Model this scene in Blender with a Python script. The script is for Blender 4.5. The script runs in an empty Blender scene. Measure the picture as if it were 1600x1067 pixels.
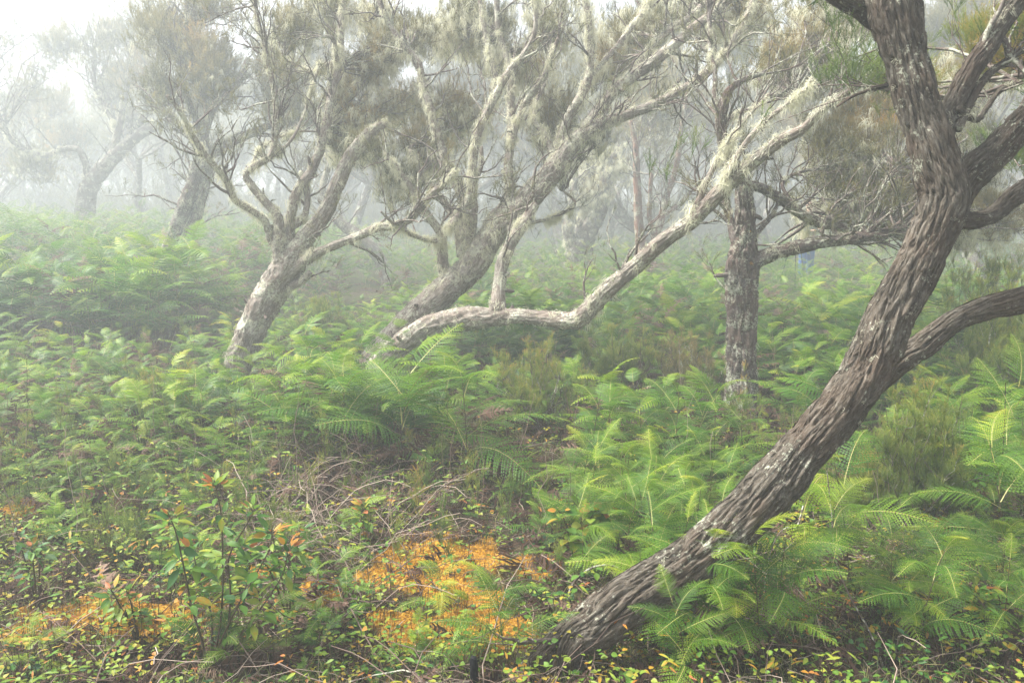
import bpy, math, random
import numpy as np
from mathutils import Matrix, Vector

# ------------------------------------------------------------------ camera, world, sun, exposure
S = bpy.context.scene
CAM_H, PITCH, FPX = 1.60, math.radians(8.8), 1244.0
cam_d = bpy.data.cameras.new("camera"); cam = bpy.data.objects.new("camera", cam_d)
S.collection.objects.link(cam); S.camera = cam
cam.location = (0, 0, CAM_H); cam.rotation_euler = (math.pi/2 - PITCH, 0, 0)
cam_d.sensor_width = 36; cam_d.lens = FPX*36/1600; cam_d.clip_start = 0.05; cam_d.clip_end = 500

SUN_EL, SUN_AZ = math.radians(55), math.radians(-84)     # azimuth from +Y, negative = left
W = bpy.data.worlds.new("World"); S.world = W; W.use_nodes = True
nt = W.node_tree; nt.nodes.clear()
sky = nt.nodes.new("ShaderNodeTexSky"); sky.sky_type = 'NISHITA'; sky.sun_disc = False
sky.sun_elevation = SUN_EL; sky.sun_rotation = SUN_AZ; sky.dust_density = 1.5; sky.air_density = 1.0; sky.ozone_density = 1
hs = nt.nodes.new("ShaderNodeHueSaturation"); hs.inputs['Saturation'].default_value = 0.22
bg = nt.nodes.new("ShaderNodeBackground"); bg.inputs['Strength'].default_value = 0.105
wo = nt.nodes.new("ShaderNodeOutputWorld")
nt.links.new(sky.outputs[0], hs.inputs['Color']); nt.links.new(hs.outputs[0], bg.inputs[0]); nt.links.new(bg.outputs[0], wo.inputs[0])

sun_d = bpy.data.lights.new("sun", 'SUN'); sun = bpy.data.objects.new("sun", sun_d); S.collection.objects.link(sun)
sun_d.energy = 4.6; sun_d.angle = math.radians(20); sun_d.color = (1, 0.98, 0.94)
_sd = Vector((math.sin(SUN_AZ)*math.cos(SUN_EL), math.cos(SUN_AZ)*math.cos(SUN_EL), math.sin(SUN_EL)))
sun.rotation_euler = _sd.to_track_quat('Z', 'Y').to_euler()

S.view_settings.view_transform = 'Standard'; S.view_settings.look = 'None'
S.view_settings.gamma = 1; S.view_settings.exposure = 1.4
S.render.engine = 'CYCLES'
cy = S.cycles
cy.use_denoising = True; cy.denoiser = 'OPENIMAGEDENOISE'
try: cy.denoising_prefilter = 'ACCURATE'; cy.denoising_input_passes = 'RGB_ALBEDO_NORMAL'
except Exception: pass
cy.use_adaptive_sampling = True; cy.adaptive_threshold = 0.03
cy.max_bounces = 7; cy.diffuse_bounces = 3; cy.glossy_bounces = 1; cy.transmission_bounces = 3
cy.volume_bounces = 2; cy.transparent_max_bounces = 4; cy.caustics_reflective = False; cy.caustics_refractive = False
cy.sample_clamp_indirect = 4

HAZE_DENSITY = 0.0165

# ------------------------------------------------------------------ helpers
rs = np.random.RandomState(7)
A = np.array
def px(x, y, Y):
    """a point that stands Y metres in front of the camera and is seen at x, y of the photograph"""
    cx, cyy = (x-800)/FPX, -(y-533.5)/FPX
    d = A([cx, math.cos(PITCH)+cyy*math.sin(PITCH), -math.sin(PITCH)+cyy*math.cos(PITCH)])
    return A([0, 0, CAM_H]) + d*(Y/d[1])
def mpp(Y): return Y/FPX*1.0
def to_px(P):
    P = np.atleast_2d(P); v = P-A([0, 0, CAM_H])
    f = v[:, 1]*math.cos(PITCH)-v[:, 2]*math.sin(PITCH); u = v[:, 1]*math.sin(PITCH)+v[:, 2]*math.cos(PITCH)
    f = np.where(np.abs(f) < 1e-3, 1e-3, f)
    return np.stack([800+v[:, 0]/f*FPX, 533.5-u/f*FPX, f], 1)

def _hash(ix, iy, iz):
    h = (ix.astype(np.int64)*374761393 + iy.astype(np.int64)*668265263 + iz.astype(np.int64)*2147483647) & 0xffffffff
    h = ((h ^ (h >> 13))*1274126177) & 0xffffffff
    h = ((h ^ (h >> 16))*2246822519) & 0xffffffff
    return ((h ^ (h >> 15)) & 0xffff)/65535.0
def vn(P):
    P = np.asarray(P, float); i = np.floor(P).astype(np.int64); f = P-i; f = f*f*(3-2*f)
    r = 0
    for dx in (0, 1):
        wx = f[..., 0] if dx else 1-f[..., 0]
        for dy in (0, 1):
            wy = f[..., 1] if dy else 1-f[..., 1]
            for dz in (0, 1):
                wz = f[..., 2] if dz else 1-f[..., 2]
                r = r + wx*wy*wz*_hash(i[..., 0]+dx, i[..., 1]+dy, i[..., 2]+dz)
    return r
def fbm(P, o=3):
    P = np.asarray(P, float); r = 0; a = .5; s = 0
    for k in range(o):
        r = r + a*vn(P*2.03**k+k*17.3); s += a; a *= .5
    return r/s
def sstep(a, b, x): t = np.clip((x-a)/(b-a), 0, 1); return t*t*(3-2*t)

def terrain(x, y):
    x = np.asarray(x, float); y = np.asarray(y, float)
    z0 = np.zeros_like(x+y)
    P = np.stack([x*.55+z0, y*.55+z0, z0+3.1], -1)
    h = (fbm(P, 3)-.5)*.22*sstep(1.5, 5, np.hypot(x, y))
    h = h + .45*sstep(7, 15, y)*sstep(-5.6, -10, x) + .25*sstep(8, 22, y)
    h = h + (fbm(np.stack([x*3+z0, y*3+z0, z0], -1), 2)-.5)*.05
    return h

class Geo:
    def __init__(s): s.V = []; s.F3 = []; s.F4 = []; s.n = 0; s.var = []; s.bk = []; s.usebk = False
    def add(s, V, F, var=0.5, bk=None, mat=0):
        V = np.asarray(V, float).reshape(-1, 3); F = np.asarray(F, int)
        (s.F3 if F.shape[1] == 3 else s.F4).append((F+s.n, mat))
        s._v(V, var, bk)
    def _v(s, V, var, bk):
        s.V.append(V); s.var.append(np.broadcast_to(np.asarray(var, float), (len(V),)))
        if bk is None: bk = V
        else: s.usebk = True
        s.bk.append(bk); s.n += len(V)
    def inst(s, T, pos, R, sc, voff=0.0):
        """batch copies of a template T = (V, [(F, mat)...], var)"""
        V, FF, var = T; K, n = len(pos), len(V)
        if K == 0: return
        sc = np.asarray(sc, float)
        if sc.ndim == 0: sc = np.full(K, float(sc))
        if sc.ndim == 1: sc = sc[:, None]
        P = np.einsum('kij,knj->kni', R, V[None]*sc[:, None, :]) + pos[:, None, :]
        off = (np.arange(K)*n)[:, None, None]
        for F, m in FF:
            FK = (F[None]+off+s.n).reshape(-1, F.shape[1]); (s.F3 if F.shape[1] == 3 else s.F4).append((FK, m))
        voff = np.broadcast_to(np.asarray(voff, float), (K,))
        s._v(P.reshape(-1, 3), (var[None]+voff[:, None]).reshape(-1), None)
    def mesh(s, name, mats, smooth=True):
        me = bpy.data.meshes.new(name)
        V = np.concatenate(s.V); me.vertices.add(len(V)); me.vertices.foreach_set('co', V.astype(np.float32).ravel())
        idx = []; tot = []; mi = []
        for F, m in s.F3: idx.append(F.ravel()); tot.append(np.full(len(F), 3)); mi.append(np.full(len(F), m))
        for F, m in s.F4: idx.append(F.ravel()); tot.append(np.full(len(F), 4)); mi.append(np.full(len(F), m))
        idx = np.concatenate(idx); tot = np.concatenate(tot); mi = np.concatenate(mi)
        me.loops.add(len(idx)); me.loops.foreach_set('vertex_index', idx.astype(np.int32))
        me.polygons.add(len(tot)); st = np.concatenate([[0], np.cumsum(tot)[:-1]])
        me.polygons.foreach_set('loop_start', st.astype(np.int32))
        me.polygons.foreach_set('loop_total', tot.astype(np.int32))
        me.polygons.foreach_set('material_index', mi.astype(np.int32))
        me.polygons.foreach_set('use_smooth', np.full(len(tot), smooth))
        a = me.attributes.new('var', 'FLOAT', 'POINT'); a.data.foreach_set('value', np.concatenate(s.var).astype(np.float32))
        if s.usebk:
            a = me.attributes.new('bk', 'FLOAT_VECTOR', 'POINT'); a.data.foreach_set('vector', np.concatenate(s.bk).astype(np.float32).ravel())
        me.update(calc_edges=True)
        for m in (mats if isinstance(mats, (list, tuple)) else [mats]): me.materials.append(m)
        return me
    def obj(s, name, mats, parent=None, smooth=True, **tags):
        if s.n == 0: return None
        o = bpy.data.objects.new(name, s.mesh(name, mats, smooth)); S.collection.objects.link(o)
        if parent is not None: o.parent = parent; o.matrix_parent_inverse = Matrix.Translation(-Vector(parent.location))
        for k, v in tags.items(): o[k] = v
        return o

def empty(name, loc, **tags):
    o = bpy.data.objects.new(name, None); o.location = Vector([float(c) for c in loc]); o.empty_display_size = .1
    S.collection.objects.link(o)
    for k, v in tags.items(): o[k] = v
    return o

def nrm(v): return v/np.maximum(np.linalg.norm(v, axis=-1, keepdims=True), 1e-9)
def frames(d, spin, up=None):
    """rotations whose z axis is d, x axis spun by spin"""
    d = nrm(d); ref = np.where(np.abs(d[:, 2:3]) > .95, A([[1., 0, 0]]), A([[0., 0, 1]]))
    x = nrm(np.cross(ref, d)); y = np.cross(d, x)
    c, s_ = np.cos(spin)[:, None], np.sin(spin)[:, None]
    return np.stack([x*c+y*s_, y*c-x*s_, d], -1)
def yframes(d, roll):
    """rotations whose y axis is d and whose z axis stays as close to up as it can"""
    d = nrm(d); x = nrm(np.cross(d, A([[0, 0, 1.]])+1e-4)); z = np.cross(x, d)
    c, s_ = np.cos(roll)[:, None], np.sin(roll)[:, None]
    return np.stack([x*c+z*s_, d, z*c-x*s_], -1)

def batch_tubes(g, P, R, sides=3, var=.5, mat=0):
    """N thin tubes at once: P (N,K,3), R (N,K)"""
    N, K, _ = P.shape
    if N == 0: return
    T = np.gradient(P, axis=1); T = nrm(T)
    ref = np.where(np.abs(T[:, :1, 2:3]).repeat(K, 1) > .9, A([1., 0, 0]), A([0., 0, 1]))
    X = nrm(np.cross(ref, T)); Y = np.cross(T, X)
    a = np.arange(sides)*2*np.pi/sides
    V = P[:, :, None]+R[:, :, None, None]*(X[:, :, None]*np.cos(a)[None, None, :, None]+Y[:, :, None]*np.sin(a)[None, None, :, None])
    j = np.arange(sides); k = np.arange(K-1)
    q = np.stack([k[:, None]*sides+j, k[:, None]*sides+(j+1) % sides, (k[:, None]+1)*sides+(j+1) % sides, (k[:, None]+1)*sides+j], -1).reshape(-1, 4)
    F = (q[None]+(np.arange(N)*K*sides)[:, None, None]).reshape(-1, 4)
    var = np.broadcast_to(np.asarray(var, float), (N,)).repeat(K*sides)
    ln = np.concatenate([np.zeros((N, 1)), np.cumsum(np.linalg.norm(np.diff(P, axis=1), axis=2), 1)], 1)
    bk = np.stack([np.broadcast_to(np.cos(a), (N, K, sides))*R[..., None], np.broadcast_to(np.sin(a), (N, K, sides))*R[..., None],
                   np.broadcast_to((ln*.12)[..., None]+(np.arange(N)*.37)[:, None, None], (N, K, sides))], -1).reshape(-1, 3)
    g.add(V.reshape(-1, 3), F, var, bk, mat)

def curves(Sp, Ep, K=6, bend=.2, sag=0., r=None):
    """bezier-like wandering lines from Sp to Ep, (N,K,3)"""
    r = r or rs; N = len(Sp); L = np.linalg.norm(Ep-Sp, axis=1)[:, None]
    t = np.linspace(0, 1, K)[None, :, None]
    m = (Sp+Ep)/2+r.normal(0, 1, (N, 3))*L*bend+A([0, 0, 1])*L*sag
    P = (1-t)**2*Sp[:, None]+2*t*(1-t)*m[:, None]+t*t*Ep[:, None]
    P = P+r.normal(0, 1, (N, K, 3))*L[:, None]*.02*np.sin(np.pi*t)
    return P

def catmull(P, step):
    P = np.asarray(P, float); n = len(P); out = []
    E = np.vstack([2*P[0]-P[1], P, 2*P[-1]-P[-2]])
    for i in range(n-1):
        p0, p1, p2, p3 = E[i:i+4]; m = max(2, int(np.ceil(np.linalg.norm((p2-p1)[:3])/step)))
        t = (np.arange(m)/m)[:, None]
        out.append(.5*((2*p1)+(-p0+p2)*t+(2*p0-5*p1+4*p2-p3)*t*t+(-p0+3*p1-3*p2+p3)*t**3))
    out.append(P[-1:]); return np.vstack(out)

def limb(g, pts4, sides=24, step=.03, amp=.05, twist=.6, seed=0, close=True, wob=.012):
    """bark-covered limb through pts4 = (x,y,z,radius); returns centre line, radii, frames and surface"""
    C = catmull(pts4, step); P = C[:, :3].copy(); r = np.maximum(C[:, 3], .0015)
    n = len(P); s = np.concatenate([[0], np.cumsum(np.linalg.norm(np.diff(P, axis=0), axis=1))])
    q = np.stack([s*3+seed*5.1, s*0+seed, s*0], -1)
    P[:, 0] += (fbm(q, 3)-.5)*wob*2; P[:, 2] += (fbm(q+50, 3)-.5)*wob*2; P[:, 1] += (fbm(q+90, 3)-.5)*wob*2
    T = nrm(np.gradient(P, axis=0)); X = np.zeros_like(P); x = nrm(np.cross(T[0], A([.13, 1, .21])))
    for i in range(n):
        x = x-T[i]*np.dot(x, T[i]); x = x/np.linalg.norm(x); X[i] = x
    Y = np.cross(T, X)
    a = np.arange(sides)*2*np.pi/sides
    aa = a[None]+twist*s[:, None]
    rr = r[:, None]
    Q = np.stack([np.cos(aa)*rr, np.sin(aa)*rr, np.broadcast_to(s[:, None]*.17, aa.shape)], -1)+seed*3.7
    big = fbm(Q*A([9, 9, 16])+3, 2); mid = fbm(Q*A([45, 45, 45])/max(.35, min(1, r.mean()/.06)), 3); fine = fbm(Q*A([130, 130, 110]), 2)
    ridge = np.clip(np.abs(2*mid-1)*3.2, 0, 1)**.7
    d = rr*(amp*2.6*(big-.5)+amp*2.5*(ridge-.80))+amp*.10*(fine-.5)*np.minimum(rr, .08)*8
    rad = np.maximum(rr+d, rr*.5)
    V = P[:, None]+rad[..., None]*(X[:, None]*np.cos(a)[None, :, None]+Y[:, None]*np.sin(a)[None, :, None])
    j = np.arange(sides); k = np.arange(n-1)
    F = np.stack([k[:, None]*sides+j, k[:, None]*sides+(j+1) % sides, (k[:, None]+1)*sides+(j+1) % sides, (k[:, None]+1)*sides+j], -1).reshape(-1, 4)
    b = g.n; g.add(V.reshape(-1, 3), F, np.broadcast_to(ridge*.5+.25, (n, sides)).reshape(-1), Q.reshape(-1, 3))
    if close:
        for e, flip in ((0, 1), (n-1, 0)):
            c = P[e]+(T[e] if e else -T[e])*r[e]*.3
            ring = e*sides+j
            f = np.stack([ring, (e*sides+(j+1) % sides), np.full(sides, n*sides)], -1)
            if flip: f = f[:, ::-1]
            g.F3.append((np.where(f == n*sides, g.n, f+b), 0)); g._v(c[None], .5, Q[e, :1])
    return dict(P=P, r=r, T=T, X=X, Y=Y, s=s, V=V, N=nrm(V-P[:, None]))

ORD = 'first second third fourth fifth sixth seventh eighth ninth tenth eleventh twelfth thirteenth fourteenth fifteenth sixteenth seventeenth eighteenth nineteenth twentieth'.split()
ORD += ['twenty-'+w for w in ORD[:9]]+['thirtieth']+['thirty-'+w for w in ORD[:9]]+['fortieth']+['forty-'+w for w in ORD[:9]]+['fiftieth']+['fifty-'+w for w in ORD[:9]]+['sixtieth']+['sixty-'+w for w in ORD[:9]]+['seventieth']
def number_labels(objs, fmt):
    """say each one's place counted from the left"""
    q = sorted(objs, key=lambda o: float(to_px(A([list(o.location)]))[0, 0]))
    for k, o in enumerate(q): o['label'] = fmt.format(ORD[min(k, len(ORD)-1)])

# ------------------------------------------------------------------ materials
def newmat(name):
    m = bpy.data.materials.new(name); m.use_nodes = True; n = m.node_tree; n.nodes.clear()
    out = n.nodes.new('ShaderNodeOutputMaterial'); return m, n, out
def ramp(n, stops, fac):
    r = n.nodes.new('ShaderNodeValToRGB'); e = r.color_ramp.elements
    while len(e) > 1: e.remove(e[-1])
    e[0].position, e[0].color = stops[0][0], (*stops[0][1], 1)
    for p, c in stops[1:]:
        q = e.new(p); q.color = (*c, 1)
    n.links.new(fac, r.inputs[0]); return r
def attr(n, a):
    t = n.nodes.new('ShaderNodeAttribute'); t.attribute_name = a; return t
def math_(n, op, a, b, clamp=False):
    t = n.nodes.new('ShaderNodeMath'); t.operation = op; t.use_clamp = clamp
    for i, v in enumerate((a, b)):
        if isinstance(v, (int, float)): t.inputs[i].default_value = v
        else: n.links.new(v, t.inputs[i])
    return t.outputs[0]
def noise(n, vec, scale, detail=3, rough=.6):
    t = n.nodes.new('ShaderNodeTexNoise'); t.inputs['Scale'].default_value = scale; t.inputs['Detail'].default_value = detail
    t.inputs['Roughness'].default_value = rough
    if vec is not None: n.links.new(vec, t.inputs['Vector'])
    return t.outputs['Fac']
def mixc(n, fac, a, b):
    t = n.nodes.new('ShaderNodeMix'); t.data_type = 'RGBA'
    if isinstance(fac, (int, float)): t.inputs[0].default_value = fac
    else: n.links.new(fac, t.inputs[0])
    for i, v in ((6, a), (7, b)):
        if isinstance(v, tuple): t.inputs[i].default_value = (*v, 1)
        else: n.links.new(v, t.inputs[i])
    return t.outputs[2]

def leaf_mat(name, stops, trans=.4, rough=.5, spec=.35, objvar=.3, nscale=9.0):
    m, n, out = newmat(name)
    v = attr(n, 'var').outputs['Fac']; oi = n.nodes.new('ShaderNodeObjectInfo'); ge = n.nodes.new('ShaderNodeNewGeometry')
    f = math_(n, 'ADD', v, math_(n, 'MULTIPLY', math_(n, 'SUBTRACT', oi.outputs['Random'], .5), objvar))
    f = math_(n, 'ADD', f, math_(n, 'MULTIPLY', math_(n, 'SUBTRACT', noise(n, ge.outputs['Position'], nscale, 2), .5), .35), True)
    c = ramp(n, stops, f)
    p = n.nodes.new('ShaderNodeBsdfPrincipled'); p.inputs['Roughness'].default_value = rough
    p.inputs['Specular IOR Level'].default_value = spec
    n.links.new(c.outputs[0], p.inputs['Base Color'])
    t = n.nodes.new('ShaderNodeBsdfTranslucent'); g2 = n.nodes.new('ShaderNodeGamma'); g2.inputs[1].default_value = .92
    n.links.new(c.outputs[0], g2.inputs[0]); n.links.new(g2.outputs[0], t.inputs[0])
    mx = n.nodes.new('ShaderNodeMixShader'); mx.inputs[0].default_value = trans
    n.links.new(p.outputs[0], mx.inputs[1]); n.links.new(t.outputs[0], mx.inputs[2]); n.links.new(mx.outputs[0], out.inputs[0])
    return m

def bark_mat(name, dark, mid, light, red, lich=(.46, .47, .36), lich_amt=.5, red_amt=.5, bump=.012):
    m, n, out = newmat(name)
    b = attr(n, 'bk').outputs['Vector']; ge = n.nodes.new('ShaderNodeNewGeometry'); pos = ge.outputs['Position']
    f1 = noise(n, b, 82, 7, .75); f2 = noise(n, b, 210, 4, .7); f3 = noise(n, b, 24, 3); f4 = noise(n, pos, 9, 4, .7)
    f = math_(n, 'ADD', math_(n, 'MULTIPLY', f1, .50), math_(n, 'MULTIPLY', f2, .30)); f = math_(n, 'ADD', f, math_(n, 'MULTIPLY', f4, .20))
    c = ramp(n, [(.36, dark), (.45, tuple((x+y)*.5 for x, y in zip(dark, mid))), (.51, mid), (.58, tuple((x+y)*.5 for x, y in zip(light, mid))), (.66, light)], f).outputs[0]
    rf = ramp(n, [(.42, (0, 0, 0)), (.62, (1, 1, 1))], noise(n, pos, 5.5, 3)).outputs[0]
    rf2 = math_(n, 'MULTIPLY', rf, red_amt)
    redc = ramp(n, [(.3, tuple(x*.4 for x in red)), (.6, red), (.8, light)], f).outputs[0]
    c = mixc(n, rf2, c, redc)
    l1 = noise(n, pos, 55, 4, .75); l2 = noise(n, pos, 6, 2)
    lf = math_(n, 'ADD', math_(n, 'MULTIPLY', l1, .65), math_(n, 'MULTIPLY', l2, .45))
    lf = ramp(n, [(.60-.1*lich_amt, (0, 0, 0)), (.66-.1*lich_amt, (1, 1, 1))], lf).outputs[0]
    c = mixc(n, math_(n, 'MULTIPLY', lf, .85), c, lich)
    p = n.nodes.new('ShaderNodeBsdfPrincipled'); p.inputs['Roughness'].default_value = .85; p.inputs['Specular IOR Level'].default_value = .2
    n.links.new(c, p.inputs['Base Color'])
    bp = n.nodes.new('ShaderNodeBump'); bp.inputs['Strength'].default_value = .9; bp.inputs['Distance'].default_value = bump
    h = math_(n, 'ADD', f, math_(n, 'MULTIPLY', f3, .6)); n.links.new(h, bp.inputs['Height']); n.links.new(bp.outputs[0], p.inputs['Normal'])
    n.links.new(p.outputs[0], out.inputs[0]); return m

def flat_mat(name, col, rough=.8, nscale=30., amt=.35, spec=.2):
    m, n, out = newmat(name); ge = n.nodes.new('ShaderNodeNewGeometry')
    f = noise(n, ge.outputs['Position'], nscale, 4)
    c = ramp(n, [(.3, tuple(x*(1-amt) for x in col)), (.7, tuple(min(1, x*(1+amt)) for x in col))], f).outputs[0]
    p = n.nodes.new('ShaderNodeBsdfPrincipled'); p.inputs['Roughness'].default_value = rough; p.inputs['Specular IOR Level'].default_value = spec
    n.links.new(c, p.inputs['Base Color']); n.links.new(p.outputs[0], out.inputs[0]); return m

M_fern = leaf_mat('fern_green', [(0, (.020, .072, .010)), (.35, (.082, .19, .016)), (.62, (.21, .33, .022)), (.82, (.40, .45, .035)), (1, (.55, .46, .06))], .42)
M_rachis = leaf_mat('fern_stalk', [(0, (.10, .07, .035)), (.5, (.26, .26, .08)), (1, (.45, .40, .12))], .1, .5)
M_stalk = leaf_mat('dark_stalk', [(0, (.035, .025, .018)), (1, (.12, .09, .04))], .0, .6)
M_dead = leaf_mat('dead_fern', [(0, (.045, .026, .018)), (.5, (.15, .09, .065)), (1, (.36, .25, .18))], .25, .8, .1)
M_heath = leaf_mat('heather_foliage', [(0, (.05, .06, .028)), (.3, (.14, .14, .06)), (.55, (.25, .225, .09)), (.78, (.36, .27, .10)), (1, (.5, .30, .09))], .35, .7, .15, .12, 2.2)
M_heathg = leaf_mat('heather_fresh', [(0, (.045, .085, .025)), (.5, (.13, .20, .045)), (.8, (.28, .32, .06)), (1, (.45, .28, .08))], .35, .6, .2, .1, 5)
M_lichen = leaf_mat('beard_lichen', [(0, (.50, .48, .33)), (.5, (.78, .76, .58)), (1, (.88, .86, .70))], .35, .9, .05, .1, 8)
M_broad = leaf_mat('broad_leaf', [(0, (.022, .07, .025)), (.3, (.05, .14, .030)), (.55, (.13, .25, .03)), (.75, (.30, .34, .04)), (.87, (.50, .25, .03)), (1, (.40, .14, .05))], .35, .5, .3, .1, 25)
M_grass = leaf_mat('grass', [(0, (.06, .10, .03)), (.5, (.18, .24, .06)), (1, (.42, .36, .16))], .35, .6)
M_moss = leaf_mat('orange_moss', [(0, (.10, .07, .02)), (.35, (.38, .18, .02)), (.65, (.70, .40, .045)), (1, (.86, .60, .14))], .35, .9, .05, .0, 14)
M_twig = leaf_mat('dead_twig', [(0, (.05, .035, .03)), (.5, (.22, .155, .12)), (1, (.46, .37, .30))], 0, .8, .15)
M_bark_main = bark_mat('bark_main', (.012, .009, .007), (.105, .088, .066), (.27, .25, .21), (.12, .065, .038), lich_amt=-.3, red_amt=.32, bump=.014)
M_bark_pale = bark_mat('bark_pale', (.05, .04, .034), (.27, .23, .19), (.66, .61, .52), (.20, .12, .085), lich=(.55, .55, .42), lich_amt=.25, red_amt=.35)
M_bark_grey = bark_mat('bark_grey', (.03, .025, .022), (.13, .105, .09), (.36, .33, .30), (.17, .09, .06), lich_amt=.3, red_amt=.45)
M_bark_red = bark_mat('bark_red', (.04, .02, .015), (.16, .085, .06), (.30, .20, .15), (.24, .10, .06), lich_amt=.25, red_amt=.8)
M_twigb = bark_mat('bark_twig', (.035, .028, .024), (.12, .095, .08), (.30, .27, .23), (.15, .08, .06), lich_amt=.35, red_amt=.4, bump=.003)
M_patch = flat_mat('orange_crust', (.36, .20, .06), .9, 60)

# ------------------------------------------------------------------ the haze and the ground
def haze():
    me = bpy.data.meshes.new('haze'); x0, x1, y0, y1, z0, z1 = -60, 60, -9.5, 78, -1.6, 9.5
    v = [(x, y, z) for z in (z0, z1) for y in (y0, y1) for x in (x0, x1)]
    me.from_pydata(v, [], [(0, 2, 3, 1), (4, 5, 7, 6), (0, 1, 5, 4), (2, 6, 7, 3), (0, 4, 6, 2), (1, 3, 7, 5)])
    m, n, out = newmat('haze'); p = n.nodes.new('ShaderNodeVolumePrincipled')
    p.inputs['Color'].default_value = (.875, .925, .955, 1); p.inputs['Density'].default_value = HAZE_DENSITY
    p.inputs['Density Attribute'].default_value = ''; p.inputs['Anisotropy'].default_value = .25
    n.links.new(p.outputs[0], out.inputs['Volume'])
    try: m.cycles.homogeneous_volume = True
    except Exception: pass
    me.materials.append(m); o = bpy.data.objects.new('haze', me); S.collection.objects.link(o)
    o['kind'] = 'stuff'; o['label'] = 'pale mist hanging through the whole wood'
haze()

# orange moss patches: (x px, y px on the ground, radius x m, radius y m)
def gpt(x, y):
    cx, cyy = (x-800)/FPX, -(y-533.5)/FPX
    d = A([cx, math.cos(PITCH)+cyy*math.sin(PITCH), -math.sin(PITCH)+cyy*math.cos(PITCH)])
    t = CAM_H/-d[2]
    for _ in range(6):
        p = A([0, 0, CAM_H])+d*t; t = (CAM_H-float(terrain(p[0], p[1])))/-d[2]
    return A([0, 0, CAM_H])+d*t
PATCH = [(690, 900, .36, .36), (645, 880, .26, .26), (700, 985, .32, .18), (780, 885, .32, .10), (845, 900, .16, .1), (640, 985, .2, .1), (745, 940, .2, .12),
         (140, 965, .36, .17), (215, 975, .26, .12), (300, 960, .14, .1), (500, 930, .12, .1), (90, 975, .14, .08), (30, 800, .14, .12), (130, 775, .10, .06), (330, 925, .12, .06), (400, 905, .08, .06), (300, 850, .08, .06)]
PATCH = [(*gpt(a, b)[:2], c, d) for a, b, c, d in PATCH]
def mossf(x, y):
    f = 0
    for a, b, c, d in PATCH: f = np.maximum(f, 1-np.sqrt(((x-a)/(c*1.25))**2+((y-b)/(d*1.25))**2))
    n = fbm(np.stack([x*9, y*9, x*0+1], -1), 3)
    return sstep(.10, .45, np.minimum(f*2.2, f+(n-.5)*1.3))*(f > 0)

def ground():
    def axis(lo, a, b, hi, st, gr=1.09):
        c = list(np.arange(a, b, st)); s = st
        while c[-1] < hi: s *= gr; c.append(c[-1]+s)
        c[-1] = hi; s = st; d = [c[0]]
        while d[-1] > lo: s *= gr; d.append(d[-1]-s)
        d[-1] = lo
        return np.array(d[:0:-1]+c)
    X = axis(-59, -2.4, 2.6, 59, .022); Y = axis(-9, 2.0, 4.6, 77, .022)
    x, y = np.meshgrid(X, Y); z = terrain(x, y); mo = mossf(x, y)*(y < 6)
    z = z+mo*(.02+.035*fbm(np.stack([x*14, y*14, x*0], -1), 2))+(fbm(np.stack([x*22, y*22, x*0+9], -1), 2)-.5)*.025
    n, m = x.shape; i = np.arange(n*m).reshape(n, m)
    F = np.stack([i[:-1, :-1], i[:-1, 1:], i[1:, 1:], i[1:, :-1]], -1).reshape(-1, 4)
    g = Geo(); g.add(np.stack([x, y, z], -1).reshape(-1, 3), F, mo.reshape(-1))
    mt, nn, out = newmat('ground'); ge = nn.nodes.new('ShaderNodeNewGeometry'); pos = ge.outputs['Position']
    f = noise(nn, pos, 26, 6, .75); f2 = noise(nn, pos, 2.2, 3)
    c = ramp(nn, [(.28, (.010, .007, .005)), (.45, (.042, .027, .019)), (.58, (.10, .066, .045)), (.72, (.22, .16, .11))], f).outputs[0]
    gm = ramp(nn, [(.3, (.018, .022, .008)), (.55, (.07, .08, .022)), (.75, (.18, .15, .045))], f).outputs[0]
    c = mixc(nn, ramp(nn, [(.40, (0, 0, 0)), (.6, (1, 1, 1))], f2).outputs[0], c, gm)
    oc = ramp(nn, [(.3, (.09, .055, .02)), (.5, (.34, .16, .02)), (.68, (.68, .40, .06))], noise(nn, pos, 70, 4)).outputs[0]
    c = mixc(nn, attr(nn, 'var').outputs['Fac'], c, oc)
    p = nn.nodes.new('ShaderNodeBsdfPrincipled'); p.inputs['Roughness'].default_value = .95; p.inputs['Specular IOR Level'].default_value = .1
    nn.links.new(c, p.inputs['Base Color']); bp = nn.nodes.new('ShaderNodeBump'); bp.inputs['Distance'].default_value = .02
    nn.links.new(f, bp.inputs['Height']); nn.links.new(bp.outputs[0], p.inputs['Normal']); nn.links.new(p.outputs[0], out.inputs[0])
    g.obj('ground', mt, kind='structure', label='dark forest floor of litter and patches of moss')
ground()

# ------------------------------------------------------------------ templates
def spray_template(r, ntw=6, nn=15, spread=.5, nl=.13, nw=.020):
    """an upright heather spray, one unit tall"""
    V = []; F = []; var = []
    for k in range(ntw):
        a = r.uniform(0, 6.28); e = r.uniform(.1, spread); d = A([math.cos(a)*e, math.sin(a)*e, 1]); d /= np.linalg.norm(d)
        L = r.uniform(.6, 1.0); st = A([0, 0, r.uniform(0, .25)]); s = A([-d[1], d[0], 0]); s = s/(np.linalg.norm(s)+1e-6)*.008
        b = len(V); V += [st-s, st+s, st+d*L]; F.append((b, b+1, b+2)); var += [-.25]*3
        for i in range(nn):
            t = (i+1)/nn; p = st+d*L*(.25+.75*t); q = r.normal(0, 1, 3); q -= d*np.dot(q, d); q /= np.linalg.norm(q)
            nd = d*.85+q*.6; nd /= np.linalg.norm(nd); w = np.cross(nd, r.normal(0, 1, 3)); w /= np.linalg.norm(w)
            l = nl*r.uniform(.7, 1.2); b = len(V); V += [p-w*nw*.5, p+w*nw*.5, p+nd*l]; F.append((b, b+1, b+2)); var += [t*.22-.06]*3
    return (A(V), [(A(F), 0)], A(var))
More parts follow.
